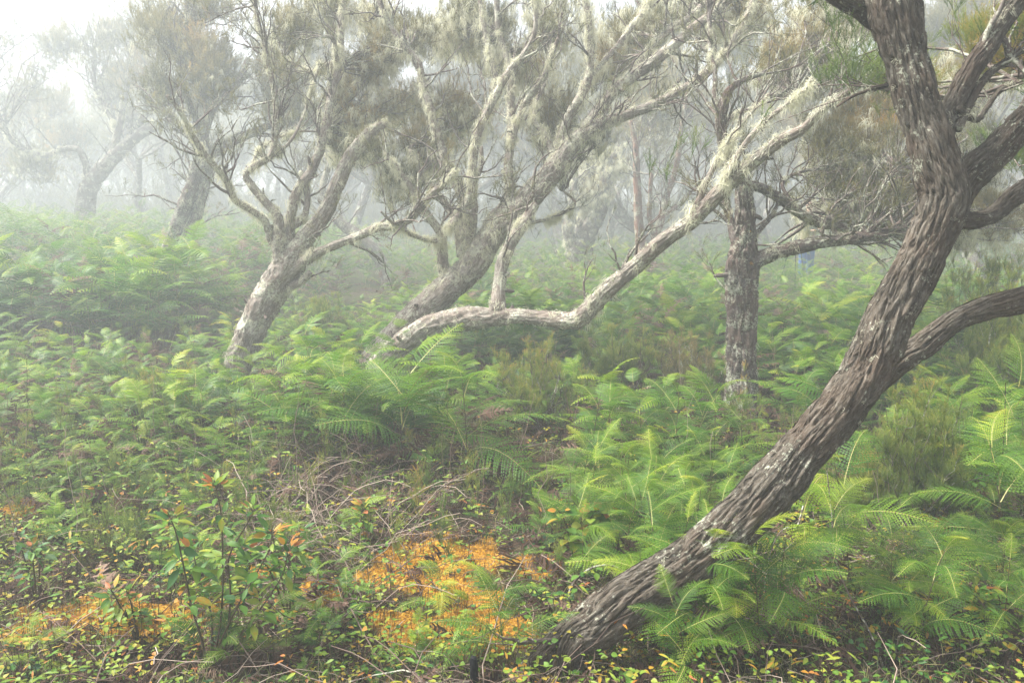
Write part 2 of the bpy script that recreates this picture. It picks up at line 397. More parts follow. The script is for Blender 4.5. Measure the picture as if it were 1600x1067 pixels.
SPR = [spray_template(np.random.RandomState(100+i)) for i in range(6)]
SPR_FAR = [spray_template(np.random.RandomState(130+i), 4, 6, .5, .24, .05) for i in range(4)]

def tuft_template(r, n=46, hang=.5):
    """a tangle of beard lichen, one unit across"""
    V = []; F = []; var = []
    for k in range(n):
        p = r.normal(0, .14, 3); d = r.normal(0, 1, 3); d[2] -= hang*abs(r.normal(0, 1.3)); d /= np.linalg.norm(d); L = r.uniform(.25, .6)
        w = np.cross(d, r.normal(0, 1, 3)); w /= np.linalg.norm(w); w *= r.uniform(.011, .024); m = p+d*L*.5+r.normal(0, .07, 3); e = p+d*L+r.normal(0, .10, 3)
        e[2] -= hang*.15
        b = len(V); V += [p-w, p+w, m-w*.8, m+w*.8, e]; F += [(b, b+1, b+3), (b, b+3, b+2), (b+2, b+3, b+4)]; var += [r.normal(0, .12)]*5
    return (A(V), [(A(F), 0)], A(var))
TUF = [tuft_template(np.random.RandomState(200+i), 34, .5) for i in range(4)]
BEARD = [tuft_template(np.random.RandomState(220+i), 30, 2.6) for i in range(4)]

def frond_template(r, npair=20, W=.26, arch=.25, lod=2, dead=False, base=.10):
    """fern frond: rachis along +y, one unit long, upper side +z"""
    V = []; F3 = []; F4 = []; var = []
    side_bend = r.normal(0, .11)
    def rp(t): return A([side_bend*t*t, t*(1-.12*arch*t), arch*(.9*t-1.35*t*t)])
    m = 8; ring = []
    for i in range(m+1):
        t = i/m; p = rp(t); w = .0036*(1-.8*t)+.0011
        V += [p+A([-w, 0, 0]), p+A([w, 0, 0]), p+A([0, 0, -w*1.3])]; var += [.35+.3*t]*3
        if i:
            b = (i-1)*3
            for a_, c_ in ((0, 1), (1, 2), (2, 0)): F4.append((b+a_, b+c_, b+3+c_, b+3+a_))
    nr = len(F4)
    for i in range(npair):
        t = base+(1-base)*(i+.5)/npair; p = rp(t); tg = rp(min(1, t+.02))-rp(max(0, t-.02)); tg /= np.linalg.norm(tg)
        prof = min(1, .55+2.2*(t-base))*(1-t)**.75*1.15+.02
        for sd in (-1, 1):
            L = W*prof*r.uniform(.9, 1.08); al = .32+.28*t+r.normal(0, .05)
            nrmv = np.cross(A([1, 0, 0]), tg); d = A([sd*math.cos(al), 0, 0])+tg*math.sin(al)+nrmv*r.normal(.02, .06); d /= np.linalg.norm(d)
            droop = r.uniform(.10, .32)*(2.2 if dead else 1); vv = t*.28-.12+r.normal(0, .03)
            if dead: d += r.normal(0, .25, 3); d /= np.linalg.norm(d)
            def ax(u): return p+d*L*u+nrmv*(-droop*L*u*u)+tg*(.10*L*u*u)
            wv = np.cross(nrmv, d); wv /= np.linalg.norm(wv); hw = min(.5*(1-base)/npair*1.02, .024)*(.66 if not dead else .9)
            if lod == 2:
                K = max(4, int(9*prof+3))
                for k in range(K):
                    u0, u1 = k/K, (k+.92)/K; um = (k+.5)/K; a0, a1 = ax(u0), ax(u1); wl = hw*1.3*(1-um**2.2)+.0015
                    dd = (a1-a0); q = a0+dd*.9
                    b = len(V); V += [a0, a1, q+wv*wl-nrmv*wl*.35, q-wv*wl-nrmv*wl*.35]; F3 += [(b, b+1, b+2), (b, b+3, b+1)]; var += [vv, vv, vv+.07, vv+.07]
            elif lod == 1:
                K = 3; b = len(V)
                for k in range(K+1):
                    u = k/K; c = ax(u); w = hw*(.85, 1.05, .8, .12)[k]*.9; V += [c-wv*w-nrmv*w*.3, c+wv*w-nrmv*w*.3]; var += [vv+.05*u]*2
                for k in range(K): F4.append((b+2*k, b+2*k+1, b+2*k+3, b+2*k+2))
            else:
                c = ax(.45); e = ax(1); b = len(V); V += [ax(0), c-wv*hw*1.1, e, c+wv*hw*1.1]; var += [vv, vv, vv+.06, vv]; F4.append((b, b+1, b+2, b+3))
    FF = [(A(F4[:nr]), 1)]
    if F4[nr:]: FF.append((A(F4[nr:]), 0))
    if F3: FF.append((A(F3), 0))
    return (A(V), FF, A(var)+.42 if False else A(var))
FR2 = [frond_template(np.random.RandomState(300+i), 23+i % 3*2, .32+.04*(i % 3), .25+.13*(i % 4), 2) for i in range(6)]
FR1 = [frond_template(np.random.RandomState(320+i), 18, .32+.04*(i % 3), .25+.13*(i % 4), 1) for i in range(6)]
FR0 = [frond_template(np.random.RandomState(340+i), 12, .27, .2+.1*(i % 3), 0) for i in range(4)]
FRD = [frond_template(np.random.RandomState(360+i), 14, .26, .3, 1, True) for i in range(4)]

def leaf_template(w=.42, fold=.12, curl=.12, serr=False):
    n = 5; V = [(0, 0, 0)]; 
    for i in range(1, n):
        t = i/n; hw = w*.5*math.sin(math.pi*t**.8)*(1.0); z = -curl*t*t
        V += [(-hw, t, z+fold*hw*2), (0, t, z), (hw, t, z+fold*hw*2)]
    V.append((0, 1, -curl)); F3 = [(0, 2, 1), (0, 3, 2)]; F4 = []
    for i in range(n-2):
        b = 1+3*i; F4 += [(b, b+1, b+4, b+3), (b+1, b+2, b+5, b+4)]
    b = 1+3*(n-2); e = len(V)-1; F3 += [(b, b+1, e), (b+1, b+2, e)]
    var = np.zeros(len(V)); var[[0]+[2+3*i for i in range(n-1)]+[e]] = .05
    return (A(V), [(A(F3), 0), (A(F4), 0)], var)
LEAF = leaf_template(.40); LEAFR = leaf_template(.78, .15, .1); LEAFN = leaf_template(.22, .1, .2)

# ------------------------------------------------------------------ trees
def rand_in(r, n, c, rad, shell=.45):
    d = nrm(r.normal(0, 1, (n, 3))); q = r.uniform(0, 1, n)**(shell)
    return c+d*q[:, None]*rad, d

def crown_clump(gt, gf, r, att, c, rad, n, size, far=False, fresh=0., stem_r=.012, gl=None, lich=0.):
    """twigs from att into an ellipsoid and sprays of foliage at their ends"""
    c = np.asarray(c, float); rad = np.asarray(rad, float)
    n = int(n*1.5); n1 = max(6, int(n/90)); E1, d1 = rand_in(r, n1, c, rad*.6, .6); E1 = c+(E1-c)*(.55+1.1*fbm(d1*1.7+c.sum()*3, 2))[:, None]
    S1 = np.broadcast_to(att, (n1, 3))+r.normal(0, .01, (n1, 3)); P1 = curves(S1, E1, 7, .12, .0, r)
    batch_tubes(gt, P1, stem_r*np.linspace(1, .35, 7)[None]*r.uniform(.6, 1.1, (n1, 1)), 4, .3)
    n2 = n1*6; i1 = r.randint(0, n1, n2); k1 = r.randint(3, 7, n2); S2 = P1[i1, k1]
    E2, d2 = rand_in(r, n2, c, rad*.95, .45); E2 = c+(E2-c)*(.45+1.15*fbm(d2*1.7+c.sum()*3, 2))[:, None]; E2 = S2+(E2-S2)*np.minimum(1, (rad.mean()*.9/np.maximum(np.linalg.norm(E2-S2, axis=1), .01)))[:, None]
    P2 = curves(S2, E2, 6, .15, -.05, r); batch_tubes(gt, P2, stem_r*.42*np.linspace(1, .3, 6)[None]*np.ones((n2, 1)), 3, .3)
    # sprays
    i2 = r.randint(0, n2, n); k2 = r.randint(1, 6, n); base = P2[i2, k2]+r.normal(0, 1, (n, 3))*rad*.13
    nz = fbm(base*2.6/max(.6, rad.mean())+c.sum(), 2); keep = nz > .42; base = base[keep]; m = len(base)
    if m == 0: return
    out = (base-c)/rad; d = nrm(A([0, 0, 1.0])+out*.55+r.normal(0, .28, (m, 3)))
    T = SPR_FAR if far else SPR; ti = r.randint(0, len(T), m)
    tint = (fbm(base*1.3+7, 2)-.5)*.9+fresh
    szs = size*r.uniform(.6, 1.25, m)
    for j in range(len(T)):
        q = ti == j; gf.inst(T[j], base[q], frames(d[q], r.uniform(0, 6.28, q.sum())), szs[q], .47+tint[q])
    if gl is not None and lich > 0:
        nl = int(n*lich); b = base[r.randint(0, m, nl)]+r.normal(0, .04, (nl, 3))
        for j in range(4):
            q = np.arange(nl) % 4 == j; gl.inst(BEARD[j], b[q], frames(np.tile(A([0, 0, 1.]), (q.sum(), 1))+r.normal(0, .25, (q.sum(), 3)), r.uniform(0, 6.28, q.sum())), r.uniform(.08, .18, q.sum()), .5)

def lichen_on(gl, r, L, n, size, beard=.5, lo=0., hi=1.):
    P, rad = L['P'], L['r']; N = len(P)
    cl = r.uniform(lo, hi, max(3, n//8)); t = cl[(r.uniform(0, 1, n)**1.8*len(cl)).astype(int)]+r.normal(0, .035, n); k = np.clip((t*N).astype(int), 0, N-1)
    d = nrm(r.normal(0, 1, (n, 3))+A([0, 0, .5])); d = nrm(d-L['T'][k]*np.sum(d*L['T'][k], 1)[:, None])
    pos = P[k]+d*rad[k][:, None]*.95; sc = size*r.uniform(.3, 1.0, n)**1.0*1.25; isb = r.uniform(0, 1, n) < beard
    for j in range(4):
        for T, q in ((TUF[j], ~isb), (BEARD[j], isb)):
            q = q & (np.arange(n) % 4 == j); kk = q.sum()
            gl.inst(T, pos[q], frames(nrm(A([0, 0, 1.])+r.normal(0, .3, (kk, 3))), r.uniform(0, 6.28, kk)), sc[q]*(1.25 if T is BEARD[j] else 1), .5)

def strips_on(g, r, L, n, ln=(.03, .12), wd=(.0025, .008), lift=.0022, lo=0, hi=1):
    """loose ribbons of bark that lie along a limb and lift at the ends"""
    V, Nn, s, T = L['V'], L['N'], L['s'], L['T']; R_, C_ = V.shape[:2]
    for _ in range(n):
        l = r.uniform(*ln); i0 = int(r.uniform(lo, hi)*R_); k = max(3, int(l/(s[-1]/R_))); i1 = i0+k
        if i1 >= R_: continue
        j = r.uniform(0, C_); tw = r.uniform(-1.5, 1.5); m = 5; w = r.uniform(*wd); up = r.uniform(.0, 1)*lift; both = r.uniform() < .35
        row = []
        for q in range(m):
            t = q/(m-1); i = int(i0+t*k); jj = int(j+tw*t) % C_; p = V[i, jj]; nn = Nn[i, jj]; tt = T[i]; sd = np.cross(tt, nn)
            h = .0015+up*(t**2.5)*2.2+(up*(1-t)**3 if both else 0); ww = w*(1-.75*abs(2*t-1)**2)
            c = p+nn*h; row.append((c-sd*ww*.5, c+sd*ww*.5, c-sd*ww*.2-nn*.0015))
        VV = A(row).reshape(-1, 3); F = []
        for q in range(m-1):
            b = q*3; F += [(b, b+1, b+4, b+3), (b+2, b, b+3, b+5), (b+1, b+2, b+5, b+4)]
        g.add(VV, A(F), r.uniform(.2, .8), np.stack([VV[:, 0], VV[:, 1], VV[:, 2]*.2], -1))

def build_tree(name, label, cat, D, limbs, clumps=(), bark=None, sides=22, step=.035, amp=.06, twist=.5, seed=1, lich=0, lsize=.07, ntwig=0,
               twig_len=(.25, .6), group=None, foliage=None, strips=0, far=False, extra=None, under=None, crown_lich=0., base=None, wf=.42, flakes=0, trunk_tw=.25):
    r = np.random.RandomState(seed); bark = bark or M_bark_grey; foliage = foliage or M_heath
    lm = []
    for li, (d0, d1, pts) in enumerate(limbs):
        n = len(pts); Q = []
        ln = np.concatenate([[0], np.cumsum([math.hypot(pts[i+1][0]-pts[i][0], pts[i+1][1]-pts[i][1]) for i in range(n-1)])]); ln /= ln[-1]
        for (x, y, w), t in zip(pts, ln):
            Y = D+d0+(d1-d0)*t; p = px(x, y, Y); Q.append([*p, max(w, 1.2)*wf*mpp(Y)])
        lm.append(A(Q))
    b = lm[0][0][:3] if base is None else base; gz = float(terrain(b[0], b[1]))
    root = empty(name, (b[0], b[1], gz), label=label, category=cat)
    if group: root['group'] = group
    if under is not None:   # let the trunk run on down into the ground
        q = lm[0][0]; lm[0] = np.vstack([[q[0]+under[0], q[1]+under[1], gz-.12, q[3]*1.15], lm[0]])
    gl, gt, gf, gs = Geo(), Geo(), Geo(), Geo(); info = []
    for i, Q in enumerate(lm):
        g = Geo(); mr = Q[:, 3].max(); sd = int(np.clip(sides*(mr/lm[0][:, 3].max())**.6, 7, sides)); st = step*(1 if mr > .03 else .8)
        L = limb(g, Q, sd, st, amp if mr > .02 else amp*.8, twist, seed+i*1.7, True, (.010 if i == 0 else .022)+.25*mr*.15)
        g.obj('trunk' if i == 0 else 'branch', bark, root); info.append(L)
        if lich: lichen_on(gl, r, L, int(lich*L['s'][-1]*(.55 if i == 0 else 1)), lsize*(.8 if i == 0 else 1))
        if strips: strips_on(gs, r, L, int(strips*L['s'][-1]*mr/.1))
        if flakes: strips_on(gs, r, L, int(flakes*L['s'][-1]*mr/.1), (.05, .16), (.005, .012), .007)
    # broken stubs and knots
    for L in (() if flakes else info):
        m = int(L['s'][-1]*2.2)
        if m < 1: continue
        k = r.randint(len(L['P'])//8, max(len(L['P'])//8+1, int(len(L['P'])*.9)), m); d = nrm(L['T'][k]*r.uniform(.2, 1, (m, 1))+r.normal(0, .8, (m, 3))); rr_ = np.minimum(L['r'][k]*r.uniform(.18, .45, m), .02)
        batch_tubes(gt, curves(L['P'][k]+d*L['r'][k][:, None]*.4, L['P'][k]+d*(L['r'][k]+r.uniform(.02, .10, m))[:, None], 5, .12, 0, r), rr_[:, None]*A([1.6, 1.1, .95, .9, .55])[None], 6, .4)
    # fine twigs off the limbs
    if ntwig:
        w = A([L['s'][-1]*(trunk_tw if i == 0 else 1) for i, L in enumerate(info)]); w /= w.sum(); ii = r.choice(len(info), ntwig, p=w)
        Sp = []; Dr = []; R0 = []
        for i in ii:
            L = info[i]; k = min(len(L['P'])-1, int(r.uniform(.35, 1)*len(L['P']))); Sp.append(L['P'][k]); R0.append(L['r'][k])
            Dr.append(L['T'][k]*r.uniform(.3, 1.1)+r.normal(0, .55, 3)+A([0, 0, .35]))
        Sp = A(Sp); Dr = nrm(A(Dr)); Ln = r.uniform(*twig_len, ntwig); Ep = Sp+Dr*Ln[:, None]
        P = curves(Sp, Ep, 7, .16, .04, r); rr = np.minimum(A(R0)*.5, .006+.010*Ln/.6)
        batch_tubes(gt, P, rr[:, None]*np.linspace(1, .3, 7)[None], 4, .4)
        n2 = ntwig*4; i2 = r.randint(0, ntwig, n2); k2 = r.randint(2, 7, n2); S2 = P[i2, k2]
        E2 = S2+nrm(P[i2, 6]-P[i2, 2]+r.normal(0, .25, (n2, 3))*Ln[i2][:, None]+A([0, 0, .06]))*(Ln[i2]*r.uniform(.25, .6, n2))[:, None]
        P2 = curves(S2, E2, 5, .15, .05, r); batch_tubes(gt, P2, (rr[i2]*.4)[:, None]*np.linspace(1, .35, 5)[None], 3, .4)
        if not far or True:
            m = n2; bb = P2[:, 3:5].reshape(-1, 3)[r.uniform(0, 1, 2*m) < .55]; m = len(bb); T = SPR_FAR if far else SPR; ti = r.randint(0, len(T), m)
            d = nrm(A([0, 0, .8])+r.normal(0, .4, (m, 3)))
            for j in range(len(T)):
                q = ti == j; gf.inst(T[j], bb[q], frames(d[q], r.uniform(0, 6.28, q.sum())), (.13 if not far else .2)*r.uniform(.6, 1.2, q.sum()), .35+r.normal(0, .1, q.sum()))
    allP = np.vstack([L['P'][len(L['P'])//3:] for L in info])
    for cl in clumps:
        x, y, rx, ry, dY, n, fresh = cl; Y = D+dY; c = px(x, y, Y); rad = A([rx*mpp(Y), (rx+ry)*.5*mpp(Y)*.9, ry*mpp(Y)])
        low = c-A([0, 0, rad[2]*.8]); att = allP[np.argmin(np.linalg.norm(allP-low, axis=1))]
        crown_clump(gt, gf, r, att, c, rad, n, (.105 if not far else .24), far, fresh, .010*max(1, Y/7), gl, crown_lich)
    gt.obj('twigs', M_twigb, root, kind='stuff')
    gf.obj('crown', foliage, root, smooth=False)
    gl.obj('lichen', M_lichen, root, smooth=False)
    gs.obj('peeling_bark', bark, root, smooth=False)
    return root, info

# --- the big leaning tree on the right
main, mi_ = build_tree('leaning_tree', 'big dark shaggy-barked tree leaning across the right side, nearest of all', 'tree', 2.62, [
    (0, .73, [(893, 1005, 66), (925, 980, 84), (975, 946, 94), (1030, 913, 96), (1085, 876, 90), (1148, 824, 88), (1206, 767, 90), (1250, 712, 84), (1318, 625, 84), (1366, 553, 86), (1390, 493, 82), (1430, 425, 78), (1462, 350, 80), (1474, 305, 84), (1458, 240, 76), (1440, 178, 72), (1416, 89, 72), (1396, 0, 82), (1385, -80, 78), (1370, -260, 60)]),
    (.05, -.02, [(945, 950, 70), (908, 975, 54), (872, 1002, 42), (842, 1028, 34), (815, 1060, 26)]),
    (.53, .43, [(1368, 590, 50), (1405, 560, 50), (1450, 532, 46), (1503, 500, 40), (1555, 480, 44), (1600, 468, 48), (1700, 440, 44), (1830, 380, 34)]),
    (.68, .48, [(1480, 330, 60), (1505, 290, 58), (1530, 262, 56), (1560, 238, 50), (1600, 197, 50), (1680, 140, 46), (1800, 20, 36)]),
    (.68, .9, [(1480, 345, 30), (1515, 346, 30), (1548, 342, 28), (1575, 322, 32), (1600, 306, 36), (1680, 260, 34), (1780, 220, 26)]),
    (.68, .95, [(1466, 240, 34), (1480, 185, 36), (1505, 125, 34), (1542, 66, 32), (1585, 5, 32), (1640, -60, 28)]),
    (.68, 1.0, [(1490, 200, 16), (1515, 160, 13), (1540, 122, 12), (1570, 96, 11), (1600, 78, 10), (1680, 40, 9)]),
    (.73, .6, [(1405, 60, 46), (1376, 36, 40), (1345, 14, 30), (1312, -5, 26), (1250, -60, 22)]),
    (.73, .7, [(1405, 118, 12), (1391, 126, 8), (1378, 137, 7), (1358, 141, 5), (1330, 150, 4), (1305, 168, 3)]),
    (.68, 1.1, [(1500, 170, 12), (1530, 190, 9), (1560, 150, 8), (1600, 120, 7)]),
    ], clumps=[(1535, 70, 60, 60, 1.4, 500, .25), (1325, 120, 80, 60, 1.7, 300, .2), (1640, 60, 90, 120, 1.2, 700, .2), (1590, 250, 70, 60, 2.0, 350, .0)],
    bark=M_bark_main, sides=190, step=.0075, amp=.10, twist=.9, seed=11, ntwig=50, lich=26, lsize=.038, strips=560, flakes=60, foliage=M_heathg, under=(-.03, .02), wf=.435, trunk_tw=0)

# --- the twin-stemmed tree in the middle
build_tree('twin_stemmed_tree', 'pale wide-branching tree with one limb lying level above the ferns', 'tree', 7.4, [
    (0, -2.5, [(565, 612, 66), (600, 572, 62), (640, 538, 56), (682, 508, 50), (734, 497, 46), (770, 494, 36), (805, 494, 28), (850, 497, 29), (885, 499, 32), (908, 496, 34), (930, 475, 33), (965, 440, 31), (1000, 412, 30), (1040, 374, 29), (1083, 345, 27), (1122, 306, 28), (1154, 271, 26), (1190, 242, 22), (1225, 217, 20), (1254, 203, 16), (1290, 167, 11), (1336, 135, 8), (1400, 80, 6)]),
    (.1, .3, [(560, 600, 60), (600, 548, 58), (640, 505, 56), (680, 468, 54), (716, 436, 54), (745, 408, 50), (775, 362, 46), (823, 312, 44), (865, 268, 40), (905, 216, 28), (947, 192, 22), (1001, 172, 17), (1080, 132, 14), (1122, 98, 14), (1150, 60, 12), (1172, 10, 9), (1190, -50, 8)]),
    (.3, .7, [(850, 285, 26), (885, 240, 24), (912, 202, 22), (947, 156, 22), (990, 118, 20), (1026, 92, 20), (1080, 48, 18), (1130, 8, 16), (1180, -40, 14)]),
    (.5, 1.0, [(960, 145, 14), (994, 107, 13), (1020, 72, 12), (1078, 26, 12), (1125, -12, 10)]),
    (.3, .6, [(850, 290, 16), (872, 228, 15), (889, 180, 16), (912, 142, 16), (923, 107, 14), (922, 70, 12), (915, 18, 11), (908, -40, 10)]),
    (.45, .9, [(918, 124, 10), (948, 90, 10), (983, 46, 11), (1012, 8, 10), (1040, -40, 8)]),
    (.15, .5, [(735, 425, 30), (728, 370, 24), (722, 303, 20), (705, 267, 18), (687, 221, 16), (673, 171, 14), (659, 132, 13), (652, 96, 11), (623, 64, 10), (598, 18, 9), (585, -30, 7)]),
    (.2, .0, [(705, 450, 26), (694, 420, 22), (692, 388, 20), (690, 368, 18), (672, 344, 14), (655, 320, 12), (640, 290, 10), (622, 262, 8), (600, 240, 5)]),
    (.2, .6, [(722, 400, 20), (715, 355, 17), (698, 322, 14), (672, 290, 12), (652, 262, 10), (640, 235, 8)]),
    (.25, .9, [(742, 410, 22), (770, 345, 18), (795, 308, 17), (794, 250, 16), (801, 196, 16), (798, 142, 14), (794, 100, 12), (778, 53, 10), (774, -20, 9)]),
    (.5, .2, [(798, 225, 12), (806, 195, 12), (823, 157, 12), (848, 125, 11), (858, 103, 8), (874, 60, 7)]),
    (.2, .0, [(735, 385, 18), (740, 330, 16), (736, 280, 14), (748, 214, 14), (769, 160, 14), (798, 107, 13), (816, 88, 11), (833, 53, 9), (840, -10, 8)]),
    (.2, .3, [(768, 165, 11), (775, 130, 10), (770, 105, 10), (756, 36, 8), (747, -20, 7)]),
    (-.6, -.2, [(778, 486, 34), (780, 450, 24), (785, 412, 24), (800, 378, 22), (815, 352, 20), (836, 318, 16)]),
    (.1, .5, [(745, 400, 16), (760, 350, 14), (775, 330, 12), (795, 318, 9), (830, 300, 7)]),
    (.0, .3, [(700, 360, 14), (720, 330, 12), (735, 300, 11), (750, 262, 9), (752, 230, 7)]),
    (-1.5, -1.7, [(1080, 345, 16), (1095, 310, 13), (1107, 278, 11), (1130, 235, 9), (1165, 188, 7), (1205, 145, 5)]),
    (-1.75, -1.9, [(1130, 292, 16), (1145, 256, 12), (1175, 214, 10), (1210, 178, 9), (1254, 142, 7), (1272, 122, 5)]),
    (.0, .6, [(800, 355, 8), (860, 340, 6), (900, 318, 5), (880, 296, 4)]),
    (.25, .7, [(870, 262, 14), (852, 215, 12), (835, 190, 10), (842, 150, 8), (858, 110, 6)]),
    (.1, -.3, [(690, 380, 10), (655, 372, 8), (620, 352, 6), (596, 330, 4)]),
    ], clumps=[(655, 235, 70, 70, .9, 700, .1), (720, 165, 80, 70, 1.3, 1000, .2), (870, 170, 70, 80, 1.4, 1000, .15), (995, 45, 80, 50, 1.2, 700, 0), (740, 45, 90, 60, 1.2, 900, 0), (860, 30, 80, 60, 1.2, 800, 0), (640, 60, 60, 60, 1.1, 600, 0),
               (620, 290, 50, 45, .5, 300, -.2), (1090, 20, 80, 60, 1.4, 600, 0), (810, 105, 80, 50, 1.6, 600, .1), (950, 110, 60, 50, 1.5, 450, .05), (700, 70, 60, 50, 1.6, 450, .1), (590, 30, 50, 50, 1.5, 400, .1), (1180, 30, 60, 50, 1.0, 450, 0), (935, 215, 40, 40, 1.0, 160, .1)],
    bark=M_bark_pale, under=(-.22, -.05), sides=56, step=.018, amp=.085, seed=23, lich=85, lsize=.09, ntwig=170, strips=70, crown_lich=.16)

# --- the tree left of it
build_tree('forked_tree', 'pale peeling forked tree with its foot deep in ferns, left of the level limb', 'tree', 7.6, [
    (0, .1, [(352, 640, 40), (360, 606, 46), (376, 556, 52), (394, 511, 52), (412, 475, 56), (435, 440, 58), (457, 405, 56), (476, 372, 34), (513, 322, 28), (541, 258, 26), (560, 228, 24), (577, 208, 20), (604, 190, 12)]),
    (.1, -.4, [(440, 420, 22), (436, 395, 17), (423, 376, 15), (410, 342, 13), (390, 328, 12), (367, 313, 13), (352, 276, 12), (322, 243, 11), (300, 210, 10), (283, 175, 8), (262, 150, 6)]),
    (.0, .2, [(440, 410, 26), (436, 370, 22), (432, 338, 17), (412, 315, 14), (393, 292, 14), (384, 272, 11), (405, 256, 11), (426, 240, 11), (433, 196, 10), (427, 142, 9), (417, 78, 8), (402, 28, 7), (398, -20, 6)]),
    (.05, .7, [(448, 400, 28), (452, 350, 19), (460, 305, 17), (488, 260, 17), (509, 199, 15), (521, 140, 14), (531, 89, 12), (531, 36, 10), (542, -20, 8)]),
    (.5, .2, [(526, 100, 8), (522, 70, 7), (516, 58, 6), (500, 58, 5)]),
    (.5, .9, [(528, 92, 7), (512, 102, 6), (496, 112, 6), (465, 104, 4), (440, 88, 3)]),
    (.0, -.6, [(452, 430, 28), (478, 404, 20), (510, 388, 16), (560, 369, 15), (591, 356, 15), (625, 348, 14), (650, 333, 14), (673, 306, 13), (692, 290, 12), (712, 268, 8)]),
    (.1, .3, [(452, 355, 14), (478, 335, 12), (482, 300, 10), (470, 270, 7)]),
    (.0, -.1, [(450, 450, 16), (470, 440, 14), (484, 425, 10)]),
    (.1, .6, [(424, 242, 8), (450, 225, 6), (475, 180, 5), (490, 130, 4), (498, 100, 3)]),
    (.1, .6, [(390, 275, 6), (410, 230, 5), (450, 210, 4), (495, 205, 3)]),
    ], clumps=[(562, 140, 60, 100, .9, 850, .15), (610, 90, 60, 70, 1.0, 800, .15), (455, 30, 80, 50, 1.2, 600, 0), (535, 215, 28, 70, 1.0, 320, -.05), (590, 235, 50, 40, .3, 320, -.15), (520, 20, 70, 40, 1.0, 500, 0), (645, 165, 40, 60, 1.2, 400, .2)],
    bark=M_bark_pale, sides=48, step=.02, amp=.09, seed=31, lich=70, lsize=.085, ntwig=110, strips=90, crown_lich=.12, under=(-.05, 0))

# --- the upright trunk on the right
rt, rinfo = build_tree('upright_tree', 'grey upright trunk with orange crust patches standing behind the big leaning tree', 'tree', 6.0, [
    (0, 0, [(1160, 668, 66), (1160, 625, 58), (1157, 554, 47), (1160, 482, 48), (1158, 425, 52), (1163, 375, 42), (1164, 330, 34), (1160, 290, 26), (1149, 262, 19), (1133, 228, 17), (1127, 195, 16), (1133, 163, 15), (1143, 140, 12), (1166, 122, 9), (1196, 112, 6)]),
    (.0, -.3, [(1168, 415, 34), (1190, 402, 27), (1218, 391, 24), (1270, 380, 22), (1335, 374, 19), (1370, 368, 15), (1412, 358, 10)]),
    (.0, .4, [(1158, 300, 16), (1178, 290, 15), (1211, 304, 16), (1240, 328, 15), (1282, 349, 15), (1336, 361, 13), (1395, 366, 8)]),
    (.0, .2, [(1150, 380, 16), (1143, 345, 15), (1136, 318, 13), (1132, 300, 8)]),
    (.0, .1, [(1172, 378, 10), (1190, 358, 9), (1206, 340, 8), (1216, 320, 5)]),
    (.1, .7, [(1128, 200, 10), (1116, 165, 9), (1116, 120, 8), (1108, 60, 7), (1112, -20, 6)]),
    (.1, .5, [(1130, 190, 9), (1150, 178, 8), (1175, 168, 7), (1205, 150, 6), (1240, 152, 4)]),
    (.1, .6, [(1240, 328, 8), (1222, 290, 6), (1250, 270, 5), (1290, 262, 4)]),
    (.1, .4, [(1290, 350, 8), (1330, 320, 7), (1370, 300, 5), (1400, 260, 4)]),
    ], clumps=[(1330, 240, 100, 70, .9, 2300, .08), (1300, 320, 90, 40, .7, 900, -.1), (1390, 320, 90, 55, 1.0, 1500, 0), (1360, 170, 90, 60, 1.3, 1300, .15), (1250, 95, 80, 60, 1.4, 800, .05), (1310, 30, 110, 55, 1.6, 1100, .05), (1190, 90, 50, 50, 1.2, 350, 0),
               (1258, 325, 40, 40, .8, 260, -.1), (1530, 260, 90, 80, 1.6, 1500, 0), (1570, 340, 80, 45, 1.2, 1000, -.1), (1520, 130, 90, 80, 1.8, 1200, .1), (1480, 380, 60, 30, 1.0, 350, -.2)],
    bark=M_bark_grey, wf=.47, sides=70, step=.014, amp=.13, seed=41, lich=45, lsize=.06, ntwig=150, strips=130, crown_lich=.10, under=(0, 0))
def crust(x, y, w, h, name='crust_patch'):
    """thick crust growing on the camera side of the upright trunk"""
    L = rinfo[0]; V = L['V'].reshape(-1, 3); q = to_px(V); m = (np.abs(q[:, 0]-x) < w*1.4) & (np.abs(q[:, 1]-y) < h*1.4) & (L['N'].reshape(-1, 3)[:, 1] < .1)
    if not m.any(): return
    c = V[m].mean(0); r = np.random.RandomState(int(x)); g = Geo(); n = 14; mm = 7; vv = []
    sx, sz = w*mpp(6)*.5, h*mpp(6)*.5
    for i in range(mm+1):
        for j in range(n):
            a = j/n*2*math.pi; ph = i/mm*math.pi/2; k = 1+.18*math.sin(3*a+x)+r.normal(0, .06)
            vv.append([c[0]+math.cos(a)*math.sin(ph)*sx*k, c[1]-math.cos(ph)*.022-.004+.02*math.sin(ph)+r.normal(0, .0015), c[2]+math.sin(a)*math.sin(ph)*sz*k])
    F = [(i*n+j, i*n+(j+1) % n, (i+1)*n+(j+1) % n, (i+1)*n+j) for i in range(mm) for j in range(n)]
    g.add(A(vv), A(F), .5); g.obj(name, M_patch, rt)
crust(1165, 447, 20, 26); crust(1172, 412, 13, 15); crust(1173, 362, 14, 8)

